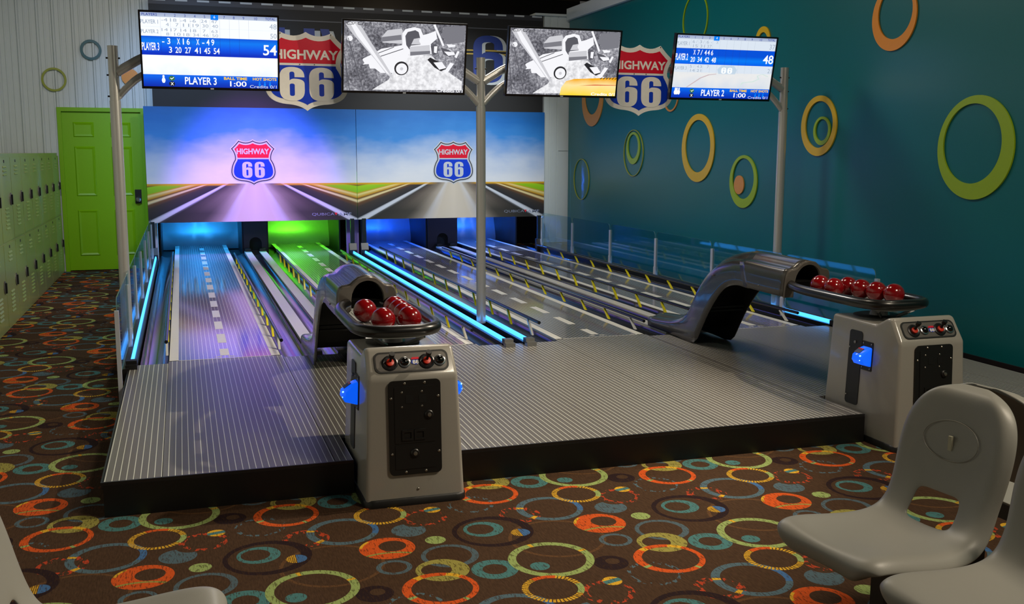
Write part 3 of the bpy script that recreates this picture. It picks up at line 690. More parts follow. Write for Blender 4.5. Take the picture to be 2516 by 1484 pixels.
# ================================================================== SCREEN POSTS
STEEL = mat('satin_steel', srgb(196, 195, 190), .30, .45, var=.03, vs=60)
for xx, lab, arms in ((-.43, 'steel screen post at the left edge of the lanes', (1,)), (2.315, 'middle steel screen post between the blue tubes', (-1, 1)), (5.112, 'steel screen post by the teal wall', (-1,))):
    root = thing('screen_post', (xx, 7.95, .16 if 0 < xx < 4 else 0), lab, 'post', 'steel screen posts')
    zb = root.location.z
    B().tube([(0, 0, 0.0), (0, 0, 1.92-zb), (0, 0, 1.921-zb), (0, 0, 2.30-zb)], [.0385, .0385, .0355, .0355], 20).to('pole', STEEL, root, 40)
    B().cyl((0, 0, 2.30-zb), .036, .006, 20).to('cap', STEEL, root, 40)
    for zc in (1.95, 2.10, 2.22):
        B().tube([(-.048, 0, zc-zb), (.048, 0, zc-zb)], .006, 8).to('bolt', DKMETAL, root)
    for s_ in arms:
        B().tube(spline([(s_*.02, 0, 2.12-zb), (s_*.11, 0, 2.175-zb), (s_*.20, .0, 2.225-zb), (s_*.34, .0, 2.27-zb), (s_*.62, .02, 2.275-zb)], 4), .033, 14).to('arm', STEEL, root, 60)
        B().tube(spline([(s_*.02, 0, 1.945-zb), (s_*.10, 0, 2.03-zb), (s_*.19, 0, 2.10-zb), (s_*.34, 0.01, 2.16-zb), (s_*.62, .02, 2.165-zb)], 4), .026, 14).to('arm', STEEL, root, 60)
for x0, x1, lab in ((.10, 1.78, 'steel crossbar behind the two left screens'), (2.88, 4.52, 'steel crossbar behind the two right screens')):
    root = thing('screen_crossbar', ((x0+x1)/2, 8.07, 2.27), lab, 'crossbar', 'steel crossbars')
    h = (x1-x0)/2
    B().tube([(-h, 0, 0), (h, 0, 0)], .03, 14).to('bar', STEEL, root, 60)
    for s_ in (-1, 1): B().box(s_*(h-.12)-.03, s_*(h-.12)+.03, -.232, -.025, -.10, .10).to('bracket', DKMETAL, root)
# ================================================================== SCREENS
def tl(v): return v
SCW = screen('screen_white', (.92, .95, 1.0, 1), 1.05); SCB = screen('screen_blue', (.0, .10, .80, 1), 1.0); SCB2 = screen('screen_light_blue', (.0, .22, .95, 1), 1.0); SCD = screen('screen_navy', (.01, .04, .34, 1), 1.0)
SCG = screen('screen_grey', (.42, .50, .62, 1), .9); SCT = screen('screen_pale', (.72, .80, .90, 1), 1.0); SCK = screen('screen_black', (.01, .012, .02, 1), 1.0); SCY = screen('screen_yellow', (1.0, .62, .02, 1), 1.0); SCR = screen('screen_red', (.75, .06, .02, 1), .9)
SCGR = screen('screen_green', (.03, .16, .05, 1), 1.0); SCP = screen('screen_map_line', (.62, .50, .52, 1), 1.0); SCMG = screen('screen_map_green', (.66, .80, .76, 1), 1.0)
BEZ = mat('bezel_black', srgb(14, 13, 16), .25, coat=.3)
def grad(name, stops, es=1.0, axis=2, lo=0.0, hi=1.0, noise=0.0):
    t = NT(name); o = t.xyz(t.obj()); k = t.math('DIVIDE', t.math('SUBTRACT', o[axis], lo), hi-lo)
    if noise: k = t.math('ADD', k, t.math('MULTIPLY', t.math('SUBTRACT', t.noise(t.obj(), 7, 2), .5), noise))
    c = t.ramp(k, stops); t.lk(c, t.b.inputs['Emission Color']); t.b.inputs['Emission Strength'].default_value = es; t.b.inputs['Base Color'].default_value = (.01, .01, .01, 1); t.b.inputs['Roughness'].default_value = .25
    return t.m
TW, TH = .962, .541; SWd, SHt = .936, .512      # set and picture size
tilt = math.atan2(.11, .53)
def tv(cx_, lab):
    root = thing('wall_screen', (cx_, 7.775, 2.27), lab, 'screen', 'hanging score screens'); root.name = 'hanging_screen'
    root.rotation_euler = (tilt, 0, 0)
    b = B(); a = TW/2; c = TH/2; sa, scc = SWd/2, SHt/2
    b.box(-a, a, -.012, .03, c-.012, c).box(-a, a, -.012, .03, -c, -c+.017).box(-a, -a+.013, -.012, .03, -c+.017, c-.012).box(a-.013, a, -.012, .03, -c+.017, c-.012)
    b.to('bezel', BEZ, root)
    B().box(-a+.02, a-.02, .03, .07, -c+.05, c-.05).box(-a+.005, a-.005, .012, .03, -c+.005, c-.005).to('rear_housing', BEZ, root)
    B().box(-.012, .012, -.014, -.012, -c+.004, -c+.012).to('badge', SGR, root)
    return root
LAY = [0]
def rect(root, name, x0, x1, z0, z1, m, lay):
    X = lambda u: (u-.5)*SWd; Z = lambda v: (v-.5)*SHt+.0025; y = -.004-.0006*lay
    return B().quad((X(x0), y, Z(z0)), (X(x1), y, Z(z0)), (X(x1), y, Z(z1)), (X(x0), y, Z(z1))).to(name, m, root)
def stext(root, s, x, z, h, m, lay=4, align='l', w=None, bold=.0, shear=0.0):
    return text('screen_lettering', s, h*SHt, m, root, (x-.5)*SWd, -.004-.0006*lay, (z-.5)*SHt+.0025, None if w is None else w*SWd, align, bold, shear)
def poly(root, name, pts, m, lay):
    X = lambda u: (u-.5)*SWd; Z = lambda v: (v-.5)*SHt+.0025
    me = shape2d([[(X(u), Z(v)) for u, v in pts]], 0, name); o = link(name, me, m, root); o.location.y = -.004-.0006*lay; return o
BLUEBAND = grad('screen_blue_band', [(0, (.0, .03, .55, 1)), (.35, (.0, .10, .85, 1)), (.7, (.0, .20, .92, 1)), (1, (.0, .08, .70, 1))], 1.0, 2, -.02, .10)
BLUEBAR = grad('screen_blue_bar', [(0, (.0, .02, .40, 1)), (.5, (.0, .06, .62, 1)), (1, (.0, .13, .85, 1))], 1.0, 2, -.256, -.18)
def pins(root, xs, z, h, m, lay):
    for x in xs:
        o = [(0, 0)]+[(r*h*1.35, q/.285*h) for r, q in ((.02, 0), (.036, .05), (.042, .09), (.038, .13), (.02, .19), (.024, .25), (.012, .28))]
        lp = [(x+a*2.2, z+q) for a, q in o[1:]]+[(x-a*2.2, z+q) for a, q in reversed(o[1:])]
        poly(root, 'pin_icon', lp, m, lay)
def NW(s): return .0225*len(s) if s not in ('-', '1', '/') else None
def score_screen(root, players, active, cur, rows, mapimg):
    bg = grad('screen_pale_sky_'+str(active), [(0, (.80, .88, 1, 1)), (.3, (1, 1, 1, 1)), (.6, (.88, .93, 1.0, 1)), (1, (.75, .83, .95, 1))], 1.06 if not mapimg else .84, 2, -.2, .26, .5)
    rect(root, 'picture', 0, 1, 0, 1, bg, 0)
    hd = grad('screen_header_%d' % active, [(0, (.55, .62, .75, 1)), (1, (.35, .42, .62, 1))], 1.0, 2, .22, .255)
    rect(root, 'header_bar', 0, 1, .945, 1, hd, 1)
    stext(root, 'PLAYERS', .01, .955, .034, SCD, 2, 'l', .11, .01)
    for i in range(10):
        x = .175+.0715*i+(.02 if i == 9 else 0)
        if i+1 == cur: rect(root, 'frame_marker', x-.028, x+.028, .93, 1, SCB2, 2)
        stext(root, str(i+1), x, .952, .036, SCW if i+1 == cur else SCD, 4, 'c')
    stext(root, 'TOTAL', .985, .955, .034, SCD, 2, 'r', .075, .01)
    z = .945
    for pi, (nm, hh, fr1, fr2, tot) in enumerate(rows):
        z -= hh; act = pi == active
        if act:
            rect(root, 'active_band', 0, 1, z, z+hh, BLUEBAND, 2)
            stext(root, nm.upper(), -.0, z+hh*.24, hh*.42, SCW, 5, 'l', .125, .02)
            for x, s in fr1: stext(root, s, x, z+hh*.60, hh*.32, SCW, 5, 'c', NW(s), .012)
            for x, s in fr2: stext(root, s, x, z+hh*.14, hh*.32, SCW, 5, 'c', NW(s), .012)
            stext(root, tot, .995, z+hh*.16, hh*.56, SCW, 5, 'r', None, .015)
            for i in range(9): rect(root, 'column_line', .14+.0715*i, .1415+.0715*i, z, z+hh, SCD, 3)
        else:
            rect(root, 'row_band', 0, 1, z+.004, z+hh-.004, SCT if mapimg else SCW, 1)
            stext(root, nm.upper(), .0, z+hh*.30, hh*.40, SCG, 4, 'l', .125, .015)
            for x, s in fr1: stext(root, s, x, z+hh*.56, hh*.32, SCG, 4, 'c', NW(s), .0)
            for x, s in fr2: stext(root, s, x, z+hh*.10, hh*.32, SCG, 4, 'c', NW(s), .0)
            stext(root, tot, .995, z+hh*.18, hh*.52, SCG, 4, 'r', None, .0)
            for i in range(10): rect(root, 'column_line', .14+.0715*i, .1412+.0715*i, z, z+hh, SCG, 3)
    rect(root, 'bottom_bar', 0, 1, 0, .165, BLUEBAR, 2)
    for zc, mm in ((.115, SCGR), (.04, SCK)):
        poly(root, 'status_icon', [(.205+.022*math.cos(a), zc+.034*math.sin(a)) for a in (2*PI*i/20 for i in range(20))], mm, 4)
    poly(root, 'tick_mark', [(.192, .118), (.203, .098), (.222, .128), (.218, .134), (.204, .112), (.197, .124)], SCW, 5)
    for d in (1, -1): poly(root, 'cross_mark', [(.195, .04+d*.018), (.199, .04+d*.022), (.217, .04-d*.018), (.213, .04-d*.022)], SCW, 5)
    stext(root, players.upper(), .30, .035, .105, SCW, 5, 'l', .235, .018)
    stext(root, 'BALL TIME', .59, .112, .04, SCY, 5, 'l', .175, .03)
    stext(root, '1:00', .635, .02, .075, SCW, 5, 'l', .125, .015)
    stext(root, 'HOT SHOTS', .808, .112, .04, SCY, 5, 'l', .182, .03)
    pins(root, (.86, .90, .94), .03, .07, SCB2, 3)
    stext(root, 'Credits 0/1', .785, .004, .042, SCT, 6, 'l', .205, .0)
    pins(root, (.04, .075, .055) if mapimg else (.145,), .05, .11, SCW, 4)
r1 = tv(.242, 'score screen reading Player 3 with total 54, far left')
score_screen(r1, 'Player 3', 2, 6, [('Player 1', .135, [(.17, '-4'), (.235, '18'), (.305, '-4'), (.375, '-6'), (.455, '24'), (.53, '47')], [(.19, '4'), (.26, '7'), (.325, '11'), (.395, '19'), (.465, '30'), (.535, '40')], '48'),
    ('Player 2', .125, [(.17, '14'), (.235, '17'), (.305, '14'), (.375, '18'), (.455, '7'), (.53, '63')], [(.19, '8'), (.26, '10'), (.325, '18'), (.395, '34'), (.465, '46'), (.535, '50')], '50'),
    ('Player 3', .255, [(.155, '-'), (.195, '3'), (.265, 'X'), (.30, '1'), (.335, '6'), (.405, 'X'), (.445, '-'), (.48, '4'), (.515, '9')], [(.205, '3'), (.262, '20'), (.332, '27'), (.402, '41'), (.472, '45'), (.542, '54')], '54')], False)
r4 = tv(4.404, 'score screen reading Player 2 with total 48, far right')
score_screen(r4, 'Player 2', 1, 4, [('Player 1', .15, [(.165, '6'), (.195, '/'), (.235, '3'), (.265, '/'), (.305, '6'), (.34, '-'), (.40, 'X')], [(.185, '15'), (.255, '31'), (.325, '37')], '37'),
    ('Player 2', .25, [(.185, 'X'), (.225, '7'), (.255, '/'), (.295, '4'), (.325, '4'), (.36, '6')], [(.175, '20'), (.245, '34'), (.315, '42'), (.385, '48')], '48'),
    ('Player 3', .135, [(.165, '5'), (.195, '/'), (.235, '4'), (.265, '3'), (.335, '7')], [(.185, '14'), (.25, '21')], '21')], True)
poly(r4, 'map_road', [(.14, .17), (.155, .17), (.28, .32), (.36, .375), (.43, .39), (.43, .40), (.35, .385), (.27, .33)], SCP, 3)
poly(r4, 'map_river', [(.68, .20), (.72, .26), (.82, .28), (.88, .33), (.86, .38), (.90, .41), (.96, .37), (.97, .38), (.905, .42), (.845, .385), (.865, .335), (.81, .295), (.70, .27)], SCMG, 3)
for s_ in (0, 1): link('map_number', shape2d(place(six(.048*SWd/.95, .10*SHt), (.475+.062*s_-.5)*SWd, (.41-.5)*SHt)), SCW, r4).location.y = -.0065
poly(r4, 'map_shield', [(.45, .40), (.62, .40), (.635, .47), (.60, .535), (.47, .535), (.435, .47)], screen('screen_haze_blue', (.62, .76, .90, 1), .9), 2)
# black-and-white crash picture
def grass():
    t = NT('screen_grass'); o = t.obj(); n1 = t.noise(o, 60, 4, .7); n2 = t.noise(o, 5, 2)
    k = t.math('ADD', t.math('MULTIPLY', n1, .75), t.math('MULTIPLY', n2, .5))
    c = t.ramp(k, [(.42, (.015, .015, .025, 1)), (.60, (.16, .16, .19, 1)), (.72, (.36, .36, .40, 1)), (.86, (.80, .80, .85, 1))]); t.lk(c, t.b.inputs['Emission Color']); t.b.inputs['Emission Strength'].default_value = 1.0; t.b.inputs['Base Color'].default_value = (.01, .01, .01, 1)
    return t.m
GRS = grass(); G9 = screen('screen_g9', (.93, .93, .97, 1)); G7 = screen('screen_g7', (.62, .62, .66, 1)); G5 = screen('screen_g5', (.20, .20, .23, 1)); G3 = screen('screen_g3', (.10, .10, .12, 1)); G1 = screen('screen_g1', (.02, .02, .025, 1))
def road():
    t = NT('screen_road'); k = t.noise(t.obj(), 26, 4, .65); c = t.ramp(k, [(.3, (.55, .55, .58, 1)), (.6, (.95, .95, .98, 1))]); t.lk(c, t.b.inputs['Emission Color']); t.b.inputs['Emission Strength'].default_value = 1.0; t.b.inputs['Base Color'].default_value = (.01, .01, .01, 1); return t.m
RDM = road()
def crash(root, car):
    q = lambda pts: [((x-692)/1055, 1-(y-182-.028*(x-692))/612) for x, y in pts]
    cir = lambda cx_, cy_, r, n=24: [(cx_+r*math.cos(2*PI*i/n), cy_+r*math.sin(2*PI*i/n)) for i in range(n)]
    P = lambda nm, pts, m, l: poly(root, nm, q(pts), m, l)
    rect(root, 'picture', 0, 1, 0, 1, GRS, 0)
    P('road', [(1255, 480), (1450, 480), (1560, 600), (1735, 720), (1735, 800), (940, 790), (1080, 700), (1110, 640)], RDM, 1)
    P('haze', [(1560, 225), (1740, 215), (1740, 360), (1600, 380), (1530, 300)], G5, 1)
    P('truck_bed', [(1012, 320), (1060, 262), (1185, 245), (1200, 330), (1185, 380), (1020, 370)], G7, 2)
    P('truck_bed_shadow', [(1015, 322), (1180, 300), (1185, 345), (1015, 362)], G5, 3)
    P('truck_cab', [(1190, 285), (1215, 250), (1290, 232), (1345, 245), (1370, 300), (1410, 290), (1480, 262), (1495, 330), (1440, 380), (1450, 470), (1260, 490), (1215, 400), (1190, 390)], G9, 4)
    P('cab_opening', [(1215, 310), (1235, 275), (1300, 258), (1330, 275), (1345, 330), (1350, 385), (1265, 395), (1255, 430), (1225, 390)], G3, 5)
    P('door_window', [(1268, 385), (1290, 335), (1345, 325), (1350, 382)], G7, 6)
    P('truck_door', [(1255, 405), (1430, 388), (1438, 468), (1262, 485)], G7, 6)
    P('door_shade', [(1262, 450), (1436, 440), (1438, 468), (1262, 485)], G5, 7)
    P('truck_hood', [(830, 545), (860, 510), (940, 470), (1010, 425), (1225, 385), (1255, 490), (1215, 545), (1150, 570), (1120, 640), (1010, 640), (960, 600), (915, 600), (905, 560), (860, 565)], G9, 5)
    for a, b_ in (((985, 460), (1120, 405)), ((1000, 490), (1200, 420)), ((940, 450), (1080, 385))): P('hood_line', [a, b_, (b_[0], b_[1]+7), (a[0], a[1]+7)], G3, 6)
    P('grille', [(830, 545), (850, 520), (868, 550), (850, 568)], G5, 6)
    P('spare_wheel', cir(1362, 350, 26), G9, 7); P('front_wheel', cir(1188, 598, 62), G1, 7); P('wheel_hub', cir(1190, 602, 49), G9, 8); P('hub_cap', cir(1190, 602, 14), G7, 9)
    P('debris', [(1440, 400), (1475, 380), (1510, 400), (1500, 470), (1460, 478)], G3, 5); P('debris', [(1470, 400), (1500, 398), (1495, 462), (1470, 455)], G9, 6)
    P('debris', [(1415, 520), (1440, 500), (1530, 545), (1590, 600), (1540, 625), (1480, 590)], G1, 4); P('debris', [(1470, 545), (1545, 540), (1585, 595), (1525, 610)], G9, 5); P('debris', [(1570, 625), (1620, 545), (1655, 555), (1600, 640)], G9, 5)
    P('debris', [(1530, 410), (1600, 430), (1660, 470), (1610, 495), (1555, 470)], G3, 4); P('debris', [(1560, 445), (1650, 450), (1660, 475), (1600, 485)], G9, 5); P('debris', [(1655, 495), (1680, 440), (1700, 445), (1675, 505)], G9, 5); P('debris', [(1580, 380), (1660, 385), (1660, 400), (1600, 410)], G9, 5); P('debris', [(1490, 770), (1515, 735), (1555, 745), (1535, 790)], G9, 5)
    P('leaning_board', [(1455, 208), (1475, 205), (1560, 390), (1545, 400)], G9, 6)
    P('fallen_pole', [(705, 210), (740, 192), (800, 190), (850, 250), (930, 380), (1010, 500), (1115, 668), (1100, 680), (1060, 650), (960, 520), (880, 430), (760, 290)], G7, 9); P('pole_highlight', [(740, 200), (775, 195), (900, 380), (985, 510), (1090, 660), (1060, 640), (950, 500), (800, 310)], G9, 10)
    for a, b_ in (((722, 330), (858, 795)), ((692, 470), (742, 795))): P('fence_wire', [a, (a[0]+9, a[1]), (b_[0]+6, b_[1]), b_], G3, 8)
    P('post_top', cir(742, 335, 24), G9, 8)
    stext(root, 'Car Crash', .02, .945, .05, G1, 12, 'l', .20, .0, .35)
    if car:
        YC = grad('screen_yellow_car', [(0, (1, .72, .05, 1)), (.4, (1, .80, .35, 1)), (.7, (.95, .42, .0, 1)), (1, (.80, .36, .0, 1))], 1.0, 2, -.25, -.06, .3)
        poly(root, 'yellow_car', [(.48, 0), (.49, .12), (.53, .22), (.60, .255), (1, .295), (1, 0)], YC, 12)
        poly(root, 'car_trim', [(.65, .155), (.80, .175), (1, .175), (1, .168), (.80, .162)], SCR, 13)
        for i in range(6): poly(root, 'car_grille_slot', [(.84+.028*i, .27), (.86+.028*i, .29), (.868+.028*i, .29), (.85+.028*i, .262)], G1, 13)
    stext(root, 'Credits 0/1', .77, .003, .048, SCW if car else G9, 14, 'l', .225, .02)
crash(tv(1.663, 'screen showing a black-and-white wrecked truck, left of the middle post'), False)
crash(tv(2.958, 'screen showing the wrecked truck with a yellow car corner'), True)
# ================================================================== BALL CONSOLES
BODY = mat('console_grey_gloss', srgb(160, 156, 148), .25, var=.04, vs=200, coat=.4); SKIRT = mat('skirt_black', srgb(18, 17, 17), .5)
PANEL = mat('coin_panel_black', srgb(24, 23, 23), .42, var=.08, vs=300); PDK = mat('slot_black', srgb(8, 8, 8), .6); SCRW = mat('screw_steel', srgb(150, 146, 138), .3, .8)
REDP = mat('red_plastic', srgb(214, 50, 24), .35); CTRL = mat('control_plate', srgb(104, 100, 96), .38, .3, var=.35, vs=7); RUB = mat('black_rubber', srgb(18, 17, 17), .3, coat=.2)
BLUEL = mat('reader_blue', (.02, .15, .8, 1), .25, emit=(.0, .10, .9, 1), es=.95, var=0); BLUEW = mat('reader_led', (.3, .6, 1, 1), .3, emit=(.25, .6, 1.0, 1), es=2.0, var=0)
def frame(o, ux, uy):
    """local x along ux, local z along uy, local -y outwards"""
    ux = Vector(ux).normalized(); uy = Vector(uy).normalized(); nn = ux.cross(uy)   # outward
    M = Matrix((ux, -nn, uy)).transposed().to_4x4(); M.translation = Vector(o); return M
def xmesh(me, M):
    me.transform(M); return me
def console(cx_, lab):
    oy_ = 4.27
    root = thing('ball_console', (cx_, oy_, 0), lab, 'console', 'grey ball consoles')
    prof = [(0.0, .028), (.028, .575), (.112, .697), (.150, .697), (.238, .648), (.62, .652), (.645, .028)]
    v = []; hw = lambda z: .226-.026*(z/.69)
    for s_ in (-1, 1): v += [(s_*hw(z), y, z) for y, z in prof]
    n = len(prof)
    me = mesh('body', v, [tuple(range(n)), tuple(range(2*n-1, n-1, -1))]+[(i, n+i, n+(i+1) % n, (i+1) % n) for i in range(n)])
    bm = bmesh.new(); bm.from_mesh(me); bmesh.ops.recalc_face_normals(bm, faces=bm.faces)
    ed = [e for e in bm.edges if not all(w_.co.z < .03 for w_ in e.verts)]
    bmesh.ops.bevel(bm, geom=ed, offset=.032, segments=5, profile=.5, affect='EDGES', clamp_overlap=True)
    bm.to_mesh(me); bm.free()
    link('body', me, BODY, root, 60)
    lp = rrect(-.235, .235, -.012, .655, .05)
    n = len(lp); v = [(x, y, 0) for x, y in lp]+[(x, y, .026) for x, y in lp]+[(x*.975, .32+(y-.32)*.982, .034) for x, y in lp]
    B().add(v, [tuple(range(2*n, 3*n))]+[(i, (i+1) % n, n+(i+1) % n, n+i) for i in range(n)]+[(n+i, n+(i+1) % n, 2*n+(i+1) % n, 2*n+i) for i in range(n)]).to('base_skirt', SKIRT, root, 50)
    # --- control strip on the sloping face
    M = frame((0, .070, .636), (1, 0, 0), (0, .084, .122))
    cp = link('control_plate', xmesh(shape2d([rrect(-.162, .162, -.045, .045, .025)], .003), M @ Matrix.Translation((0, -.004, 0))), CTRL, root)
    link('plate_border', xmesh(shape2d([rrect(-.168, .168, -.05, .05, .028), rrect(-.16, .16, -.042, .042, .024)], .003), M @ Matrix.Translation((0, -.0045, 0))), BLKP, cp)
    for jx in (-.098, .068):
        j = B().lathe((jx, -.004, -.004), ((.036, 0), (.036, .005), (.030, .008), (.018, .003)), 20, 'y').xf(M).to('joystick', DKMETAL, root, 40)
        B().lathe((jx, -.006, -.004), ((.017, 0), (.017, .012), (.008, .014)), 16, 'y').xf(M).to('collar', REDP, j, 40)
        B().tube([(jx, -.012, -.002), (jx+.003, -.045, .012)], .006, 10).tube([(jx+.003, -.043, .011), (jx+.004, -.060, .018)], [.012, .0135], 14).xf(M).to('stick', BLKP, j, 40)
    for jx in (-.032, .128):
        j = B().lathe((jx, -.004, -.004), ((.026, 0), (.026, .006), (.021, .009)), 20, 'y').xf(M).to('button', CHROME, root, 40)
        B().lathe((jx, -.010, -.004), ((.020, 0), (.017, .009), (.009, .014), (.001, .0155)), 18, 'y').xf(M).to('button_cap', mat('gloss_black', srgb(10, 10, 10), .08, coat=.5), j, 60)
    bs = bpy.data.objects.new('badge', None); C.objects.link(bs); bs.parent = root; bs.matrix_local = M @ Matrix.Translation((.018, -.0062, -.018))
    base = shield_loop(.04, .038)
    link('badge_red', shape2d([clip_z(base, .026)]), SR, bs); link('badge_blue', shape2d([clip_z(base, .024, False)]), SB, bs)
    for s_ in (-1, 1): link('badge_six', shape2d(place(six(.013, .018), s_*.0075-.0065, .004)), SW, bs).location.y = -.0008
    # --- coin door on the front
    M = frame((0, .0125, .352), (1, 0, 0), (0, .028, .547))
    pl = link('coin_panel', xmesh(shape2d([rrect(-.118, .118, -.212, .212, .022)], .006), M @ Matrix.Translation((0, -.009, 0))), PANEL, root)
    ins = lambda nm, x0, x1, z0, z1, d, mm, r=.004: link(nm, xmesh(shape2d([rrect(x0, x1, z0, z1, r)], .004), M @ Matrix.Translation((0, -.009-d, 0))), mm, pl)
    ins('coin_door', -.092, .092, -.068, .185, .003, PANEL); ins('cash_door', -.092, .092, -.185, -.078, .003, PANEL)
    for x in (-.042, .018): ins('coin_slot', x, x+.034, .110, .146, .0045, PDK)
    for x in (-.062, -.006):
        link('coin_return', xmesh(shape2d([rrect(x, x+.052, -.055, -.008, .004), rrect(x+.010, x+.042, -.046, -.018, .003)], .010), M @ Matrix.Translation((0, -.018, 0))), PANEL, pl)
    for x, z in ((.062, .055), (-.005, -.115)):
        lk_ = B().lathe((x, -.009, z), ((.020, 0), (.020, .008), (.016, .012)), 18, 'y').xf(M).to('lock', PANEL, pl, 40)
        B().lathe((x, -.020, z), ((.009, 0), (.009, .006), (.004, .007)), 12, 'y').xf(M).to('lock_barrel', SCRW, lk_, 40)
    for x, z in ((-.045, .199), (.045, .199), (-.106, .135), (.106, .135), (-.106, -.115), (.106, -.115), (-.045, -.199), (.045, -.199), (-.058, .160), (.032, .160), (-.058, .095), (.032, .095)):
        B().lathe((x, -.009, z), ((.006, 0), (.006, .002), (.003, .0045)), 10, 'y').xf(M).to('screw', SCRW, pl, 40)
    B().lathe((.01, .0, .07), ((.006, 0), (.006, .002), (.003, .0045)), 10, 'y').to('screw', SCRW, root, 40)
    # --- service hatch and card reader on each flank
    for s_ in (-1, 1):
        ux = (0, -s_*-1, 0) if False else ((0, -1, 0) if s_ < 0 else (0, 1, 0))
        slope = (-s_*.026/.69, 0, 1)
        M = frame((s_*(.226-.026*.40/.69), .36, .39), ux, slope)
        hx = 1 if s_ < 0 else -1       # local +x points to the front on the left flank
        h_ = link('service_hatch', xmesh(shape2d([rrect(-.055, .055, -.215, .20, .018)], .005), M @ Matrix.Translation((-hx*.03, -.004, 0))), PANEL, root)
        B().lathe((-hx*.03, -.006, .135), ((.008, 0), (.008, .004), (.004, .006)), 12, 'y').xf(M).to('hatch_lock', SCRW, h_, 40)
        for z in (-.17, .10): B().lathe((-hx*.03-.045, -.006, z), ((.005, 0), (.003, .003)), 8, 'y').xf(M).to('screw', SCRW, h_, 40)
        rp = link('reader_plate', xmesh(shape2d([rrect(-.045, .045, -.075, .085, .006)], .004), M @ Matrix.Translation((hx*.075, -.004, .07))), PANEL, root)
        for x, z in ((-.034, .072), (.034, .072), (-.034, -.062), (.034, -.062)): B().lathe((hx*.075+x, -.006, .07+z), ((.005, 0), (.003, .003)), 8, 'y').xf(M).to('screw', SCRW, rp, 40)
        # glowing hooded card reader: wedge with a rounded nose
        b = B(); px = hx*.075; zc = .07
        sec = [(-.006, .056), (-.020, .052), (-.074, .014), (-.077, -.014), (-.062, -.036), (-.006, -.050)]
        ws = (-.042, -.030, .030, .042); vs = []
        for wi, x in enumerate(ws):
            k = .80 if wi in (0, 3) else 1
            vs += [(px+x, y*k if y < -.007 else y, zc+z*(.92 if wi in (0, 3) else 1)) for y, z in sec]
        n = len(sec); fs = [tuple(range(n)), tuple(range(4*n-1, 3*n-1, -1))]
        for j in range(3): fs += [(j*n+i, j*n+(i+1) % n, (j+1)*n+(i+1) % n, (j+1)*n+i) for i in range(n)]
        cr_ = b.add(vs, fs).xf(M).to('card_reader', BLUEL, root, 40)
        Ml = M @ frame((px-.004, -.048, zc+.034), (1, 0, 0), (0, .054, .038))
        link('reader_label', xmesh(shape2d([rrect(-.028, .018, -.020, .020, .002)], .002), Ml @ Matrix.Translation((0, -.003, 0))), mat('label_navy', srgb(40, 60, 110), .4), cr_)
        link('label_red_band', xmesh(shape2d([rrect(-.026, .016, .010, .018, .001)], .001), Ml @ Matrix.Translation((0, -.0045, 0))), SR, cr_)
        for x, z in ((.030, .012), (.030, -.012), (-.030, -.014)): B().lathe((px+x*hx, -.068, zc+z), ((.005, 0), (.004, .006), (.001, .008)), 10, 'y').xf(M).to('reader_led', BLUEW, cr_, 40)
    return root
console(.94, 'grey ball console in front of the two left lanes')
console(3.73, 'grey ball console behind the row of plastic chairs')
# ================================================================== BALL RETURNS (tray, hood and chute)
SHELL = mat('bronze_grey_shell', srgb(74, 72, 70), .25, .18, var=.06, vs=300, coat=.6); SHELLF = mat('shell_front', srgb(104, 98, 92), .3, .15, coat=.4); INNER = mat('chute_black', srgb(9, 8, 8), .7); TRAYM = mat('tray_pale', srgb(176, 180, 178), .3, var=.05)
SECT = [((7.40, .165), (7.42, .262)), ((7.15, .165), (7.16, .285)), ((6.88, .165), (6.98, .325)), ((6.62, .165), (6.84, .42)), ((6.50, .30), (6.745, .54)), ((6.42, .41), (6.67, .635)), ((6.29, .552), (6.54, .742)), ((6.17, .636), (6.38, .825)), ((6.03, .668), (6.17, .878)), ((5.88, .664), (5.97, .896)), ((5.66, .660), (5.66, .892)), ((5.47, .660), (5.44, .888))]
CROSS = [(-.158, 0), (-.158, .20), (-.158, .42), (-.155, .60), (-.147, .70), (-.130, .755), (-.105, .765), (-.088, .79), (-.072, .86), (-.045, .955), (0, 1.0)]
CROSS = CROSS+[(-x, h) for x, h in CROSS[-2::-1]]
def shellrow(s, k=1.0, dz=0.0):
    (by, bz), (ty, tz) = s
    return [(x*k, by+(ty-by)*h, bz+(tz-bz)*h+dz) for x, h in CROSS]
